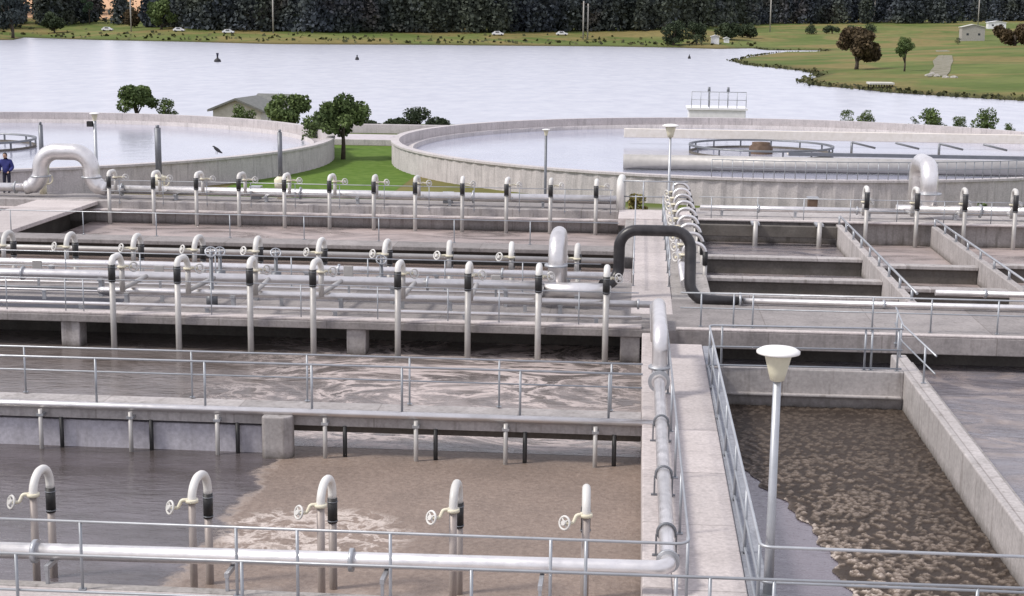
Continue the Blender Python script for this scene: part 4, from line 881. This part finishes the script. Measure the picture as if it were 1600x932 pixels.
for lab, a, b_, c in (('pale pole on the left far shore beside the rounded green tree', 205, 50, -3), ('pale tall pole before the wood left of centre', 427, 52, -6), ('left of two pale poles on the far shore', 911, 62, 4), ('right of two pale poles on the far shore', 918, 62, 8), ('tall pale pole before the wood right of the white sheds', 1203, 50, -5), ('thin pole rising above the upper grassland', 1366, 36, 0), ('thin pole near the far white buildings', 1528, 40, -4)): pole(lab, a, b_, c)
def car(label, pxx, base, rz):
    p = hit(pxx, base); x, y, z = p; t = thing('parked_car', label, 'car', (x, y, z), 'vehicles on the far shore'); t.rotation_euler = (0, 0, 0)
    m = MB(); prof = [(-2.1, .35), (2.1, .35), (2.1, .85), (1.2, .98), (.6, 1.5), (-1.1, 1.5), (-1.8, .95), (-2.1, .9)]
    a = [m.bm.verts.new((x + u * 1.25, y - .9, z + v * 1.25)) for u, v in prof]; b_ = [m.bm.verts.new((x + u * 1.25, y + .9, z + v * 1.25)) for u, v in prof]
    m.bm.faces.new(a); m.bm.faces.new(b_[::-1])
    for k in range(len(prof)): m.bm.faces.new((a[k], b_[k], b_[(k + 1) % len(prof)], a[(k + 1) % len(prof)]))
    m.build('body', M['car'], t, .08)
    for u in (-1.6, 1.6):
        for v in (-.95, .95): MB().tube([(x + u, y + v - .1, z + .35), (x + u, y + v + .1, z + .35)], .38, 12).build('wheel', M['tyre'], t)
    MB().box(x - 1.0, x + .6, y - 1.01, y + 1.01, z + 1.3, z + 1.75).build('window', M['glass'], t)
for lab, a, b_ in (('white vehicle parked on the far shore below the rounded green tree', 280, 50), ('white vehicle on the far shore left of the rounded bush', 168, 49), ('pale vehicle on the far shore left of centre', 357, 53), ('pale vehicle on the far shore right of centre', 778, 56), ('pale vehicle on the far shore near the two poles', 878, 56)): car(lab, a, b_, 0)
# rocks and the gravel track on the grassland
g_ = np.random.default_rng(3); V, Fc = [], []
rows_ = [(80, 1466, 1484), (88, 1464, 1488), (96, 1462, 1486), (104, 1458, 1482), (112, 1453, 1480), (120, 1448, 1478)]
for yy, xa, xb in rows_:
    for k in range(7):
        q = hit(xa + (xb - xa) * k / 6 + g_.uniform(-5, 5), yy + g_.uniform(-1, 1)); V.append((q[0], q[1], q[2] + .12))
for i in range(5):
    for k in range(6): Fc.append((i * 7 + k, i * 7 + k + 1, i * 7 + k + 8, i * 7 + k + 7))
me = bpy.data.meshes.new('gravel_track'); me.from_pydata(V, [], Fc); me.materials.append(flat('gravel', (.13, .125, .07), (.27, .245, .20), .95, scale=.7)); o = bpy.data.objects.new('gravel_track', me); COL.objects.link(o); struct(o)
for i, (a, b_) in enumerate(((1450, 119), (1456, 117), (1464, 120), (1478, 122), (1491, 122))):
    q = hit(a, b_); m = MB(); bmesh.ops.create_icosphere(m.bm, subdivisions=2, radius=.55)
    for v in m.bm.verts: v.co = Vector((v.co.x * 1.3, v.co.y, v.co.z * .8)) * (1 + .25 * math.sin(v.co.x * 5 + i) * math.cos(v.co.y * 7)) + Vector(q)
    tag(m.build('boulder', M['rock']), '%s of five pale boulders at the foot of the gravel track' % nth(i, 5), 'boulder', 'boulders by the gravel track')

# ------------------------------------------------------------------ buoys, bird, person
for i, (a, b_, s_, lab) in enumerate(((340, 97, 1.0, 'larger dark buoy floating on the left of the lake'), (558, 94, .6, 'small dark buoy near the middle of the lake'), (1077, 92, .5, 'small dark buoy on the lake left of the grassy point'))):
    p = at(a, b_, z=-4); t = thing('buoy', lab, 'buoy', tuple(p))
    MB().lathe([(0, -.3), (.7 * s_, -.2), (.9 * s_, .2), (.7 * s_, .6), (.25 * s_, .9), (.2 * s_, 1.3)], tuple(p), 16).build('float', M['bird'], t); MB().tube([(p[0], p[1], p[2] + 1.2 * s_), (p[0], p[1], p[2] + 2.2 * s_)], [.2 * s_, .35 * s_], 8).build('marker', M['navy'], t)
def skin(name, verts, edges, radii, mat, parent=None, root=0, sub=2, loc=(0, 0, 0)):
    me = bpy.data.meshes.new(name); me.from_pydata([Vector(v) - Vector(loc) for v in verts], edges, []); o = bpy.data.objects.new(name, me); COL.objects.link(o)
    o.modifiers.new('skin', 'SKIN'); sv = me.skin_vertices[0].data
    for k, r_ in enumerate(radii): sv[k].radius = (r_, r_) if not isinstance(r_, tuple) else r_
    sv[root].use_root = True; q = o.modifiers.new('sub', 'SUBSURF'); q.levels = q.render_levels = sub
    me.materials.append(mat); o.parent = parent; return o
pb = at(338, 241, Y=78); p0 = (pb[0], float(CL[1] - math.sqrt(max(1, 24.0 ** 2 - (pb[0] - CL[0]) ** 2))), 0)
pb = at(338, 241, Y=p0[1]); p0 = (pb[0], p0[1], pb[2])
t = thing('bird', 'dark bird perched on the near rim of the left round tank', 'bird', p0)
k = 1.25; V3 = [(p0[0] + a * k, p0[1], p0[2] + b_ * k) for a, b_ in ((.16, .12), (.06, .2), (-.06, .29), (-.11, .36), (-.19, .36), (.30, .04))]
skin('body', V3, [(0, 1), (1, 2), (2, 3), (3, 4), (0, 5)], [.08, .11, .08, .05, .012, .03], M['bird'], t, 1, 2, p0)
m = MB()
for dx in (-.02, .06): m.tube([(p0[0] + dx, p0[1], p0[2] - .02), (p0[0] + dx + .01, p0[1], p0[2] + .2)], .012, 6)
m.build('legs', M['bird'], t)
def person():
    y = 66.4; x = at(10, 265, Y=y)[0]; z = -.02; t = thing('person', 'person in a blue jacket standing behind the pipe at the left edge', 'person', (x, y, z))
    L3 = (x, y, z); P_ = lambda a, b_, c: (x + a, y + b_, z + c)
    V3 = [P_(0, 0, .95), P_(0, 0, 1.15), P_(0, -.03, 1.38), P_(0, -.05, 1.50), P_(0, -.07, 1.58), P_(-.1, 0, .9), P_(-.11, -.03, .48), P_(-.11, .02, .08), P_(-.11, -.16, .04), P_(.1, 0, .9), P_(.11, -.03, .48), P_(.11, .02, .08), P_(.11, -.16, .04),
          P_(-.2, -.03, 1.42), P_(-.28, -.02, 1.14), P_(-.2, -.24, .98), P_(.2, -.03, 1.42), P_(.29, -.02, 1.14), P_(.22, -.24, .98)]
    E = [(0, 1), (1, 2), (2, 3), (3, 4), (0, 5), (5, 6), (6, 7), (7, 8), (0, 9), (9, 10), (10, 11), (11, 12), (2, 13), (13, 14), (14, 15), (2, 16), (16, 17), (17, 18)]
    skin('body', V3, E, [.15, .15, .17, .07, .06, .1, .075, .05, .045, .1, .075, .05, .045, .085, .06, .045, .085, .06, .045], M['navy'], t, 0, 2, L3)
    skin('jacket', [P_(0, 0, .86), P_(0, 0, 1.12), P_(0, -.02, 1.36), P_(0, -.05, 1.5), P_(-.21, -.03, 1.41), P_(-.3, -.02, 1.13), P_(-.21, -.23, 1.0), P_(.21, -.03, 1.41), P_(.31, -.02, 1.13), P_(.23, -.23, 1.0)],
         [(0, 1), (1, 2), (2, 3), (2, 4), (4, 5), (5, 6), (2, 7), (7, 8), (8, 9)], [.19, .185, .2, .09, .11, .085, .065, .11, .085, .065], M['blue'], t, 0, 2, L3)
    for s_ in (-1, 1):
        hx = (-.19 if s_ < 0 else .22); V4 = [P_(hx, -.27, .97), P_(hx, -.33, .955)]; E4 = [(0, 1)]; r4 = [.035, .03]
        for f in range(4): V4 += [P_(hx + (f - 1.5) * .018, -.38 - .005 * (f % 3), .945), P_(hx + (f - 1.5) * .018, -.42 - .008 * (f % 2), .92)]; E4 += [(1, 2 + 2 * f), (2 + 2 * f, 3 + 2 * f)]; r4 += [.01, .008]
        V4 += [P_(hx - s_ * .045, -.32, .94)]; E4 += [(0, 10)]; r4 += [.011]
        skin('hand', V4, E4, r4, M['skin'], t, 0, 1, L3)
    h = MB(); bmesh.ops.create_uvsphere(h.bm, u_segments=18, v_segments=14, radius=.105)
    for v in h.bm.verts:
        c = v.co; c.x *= .82; c.z *= 1.18
        if c.y < -.06 and abs(c.x) < .025 and abs(c.z + .01) < .035: c.y -= .022
    bmesh.ops.translate(h.bm, vec=Vector(P_(0, -.09, 1.67)), verts=h.bm.verts)
    for f in h.bm.faces: f.smooth = True
    hd = h.build('head', M['skin'], t)
    m = MB()
    for sx in (-1, 1): bmesh.ops.create_uvsphere(m.bm, u_segments=8, v_segments=6, radius=.013, matrix=Matrix.Translation(Vector(P_(sx * .034, -.188, 1.68))))
    m.build('eyes', M['hair'], hd); MB().box(*[v for q in zip(P_(-.025, -.193, 1.612), P_(.025, -.18, 1.622)) for v in q]).build('mouth', M['brown'], hd)
    m = MB()
    for sx in (-1, 1): m.ring(P_(sx * .088, -.085, 1.665), (1, 0, 0), .02, .009, 10, 5)
    m.build('ears', M['skin'], hd)
    h = MB(); bmesh.ops.create_uvsphere(h.bm, u_segments=18, v_segments=14, radius=.118)
    dele = [v for v in h.bm.verts if v.co.z < -.02 and v.co.y < .03 or (v.co.y < -.07 and v.co.z < .055)]
    for v in h.bm.verts: v.co.x *= .84; v.co.z *= 1.15
    bmesh.ops.delete(h.bm, geom=dele, context='VERTS'); bmesh.ops.translate(h.bm, vec=Vector(P_(0, -.085, 1.685)), verts=h.bm.verts); h.build('hair', M['hair'], t)
person()
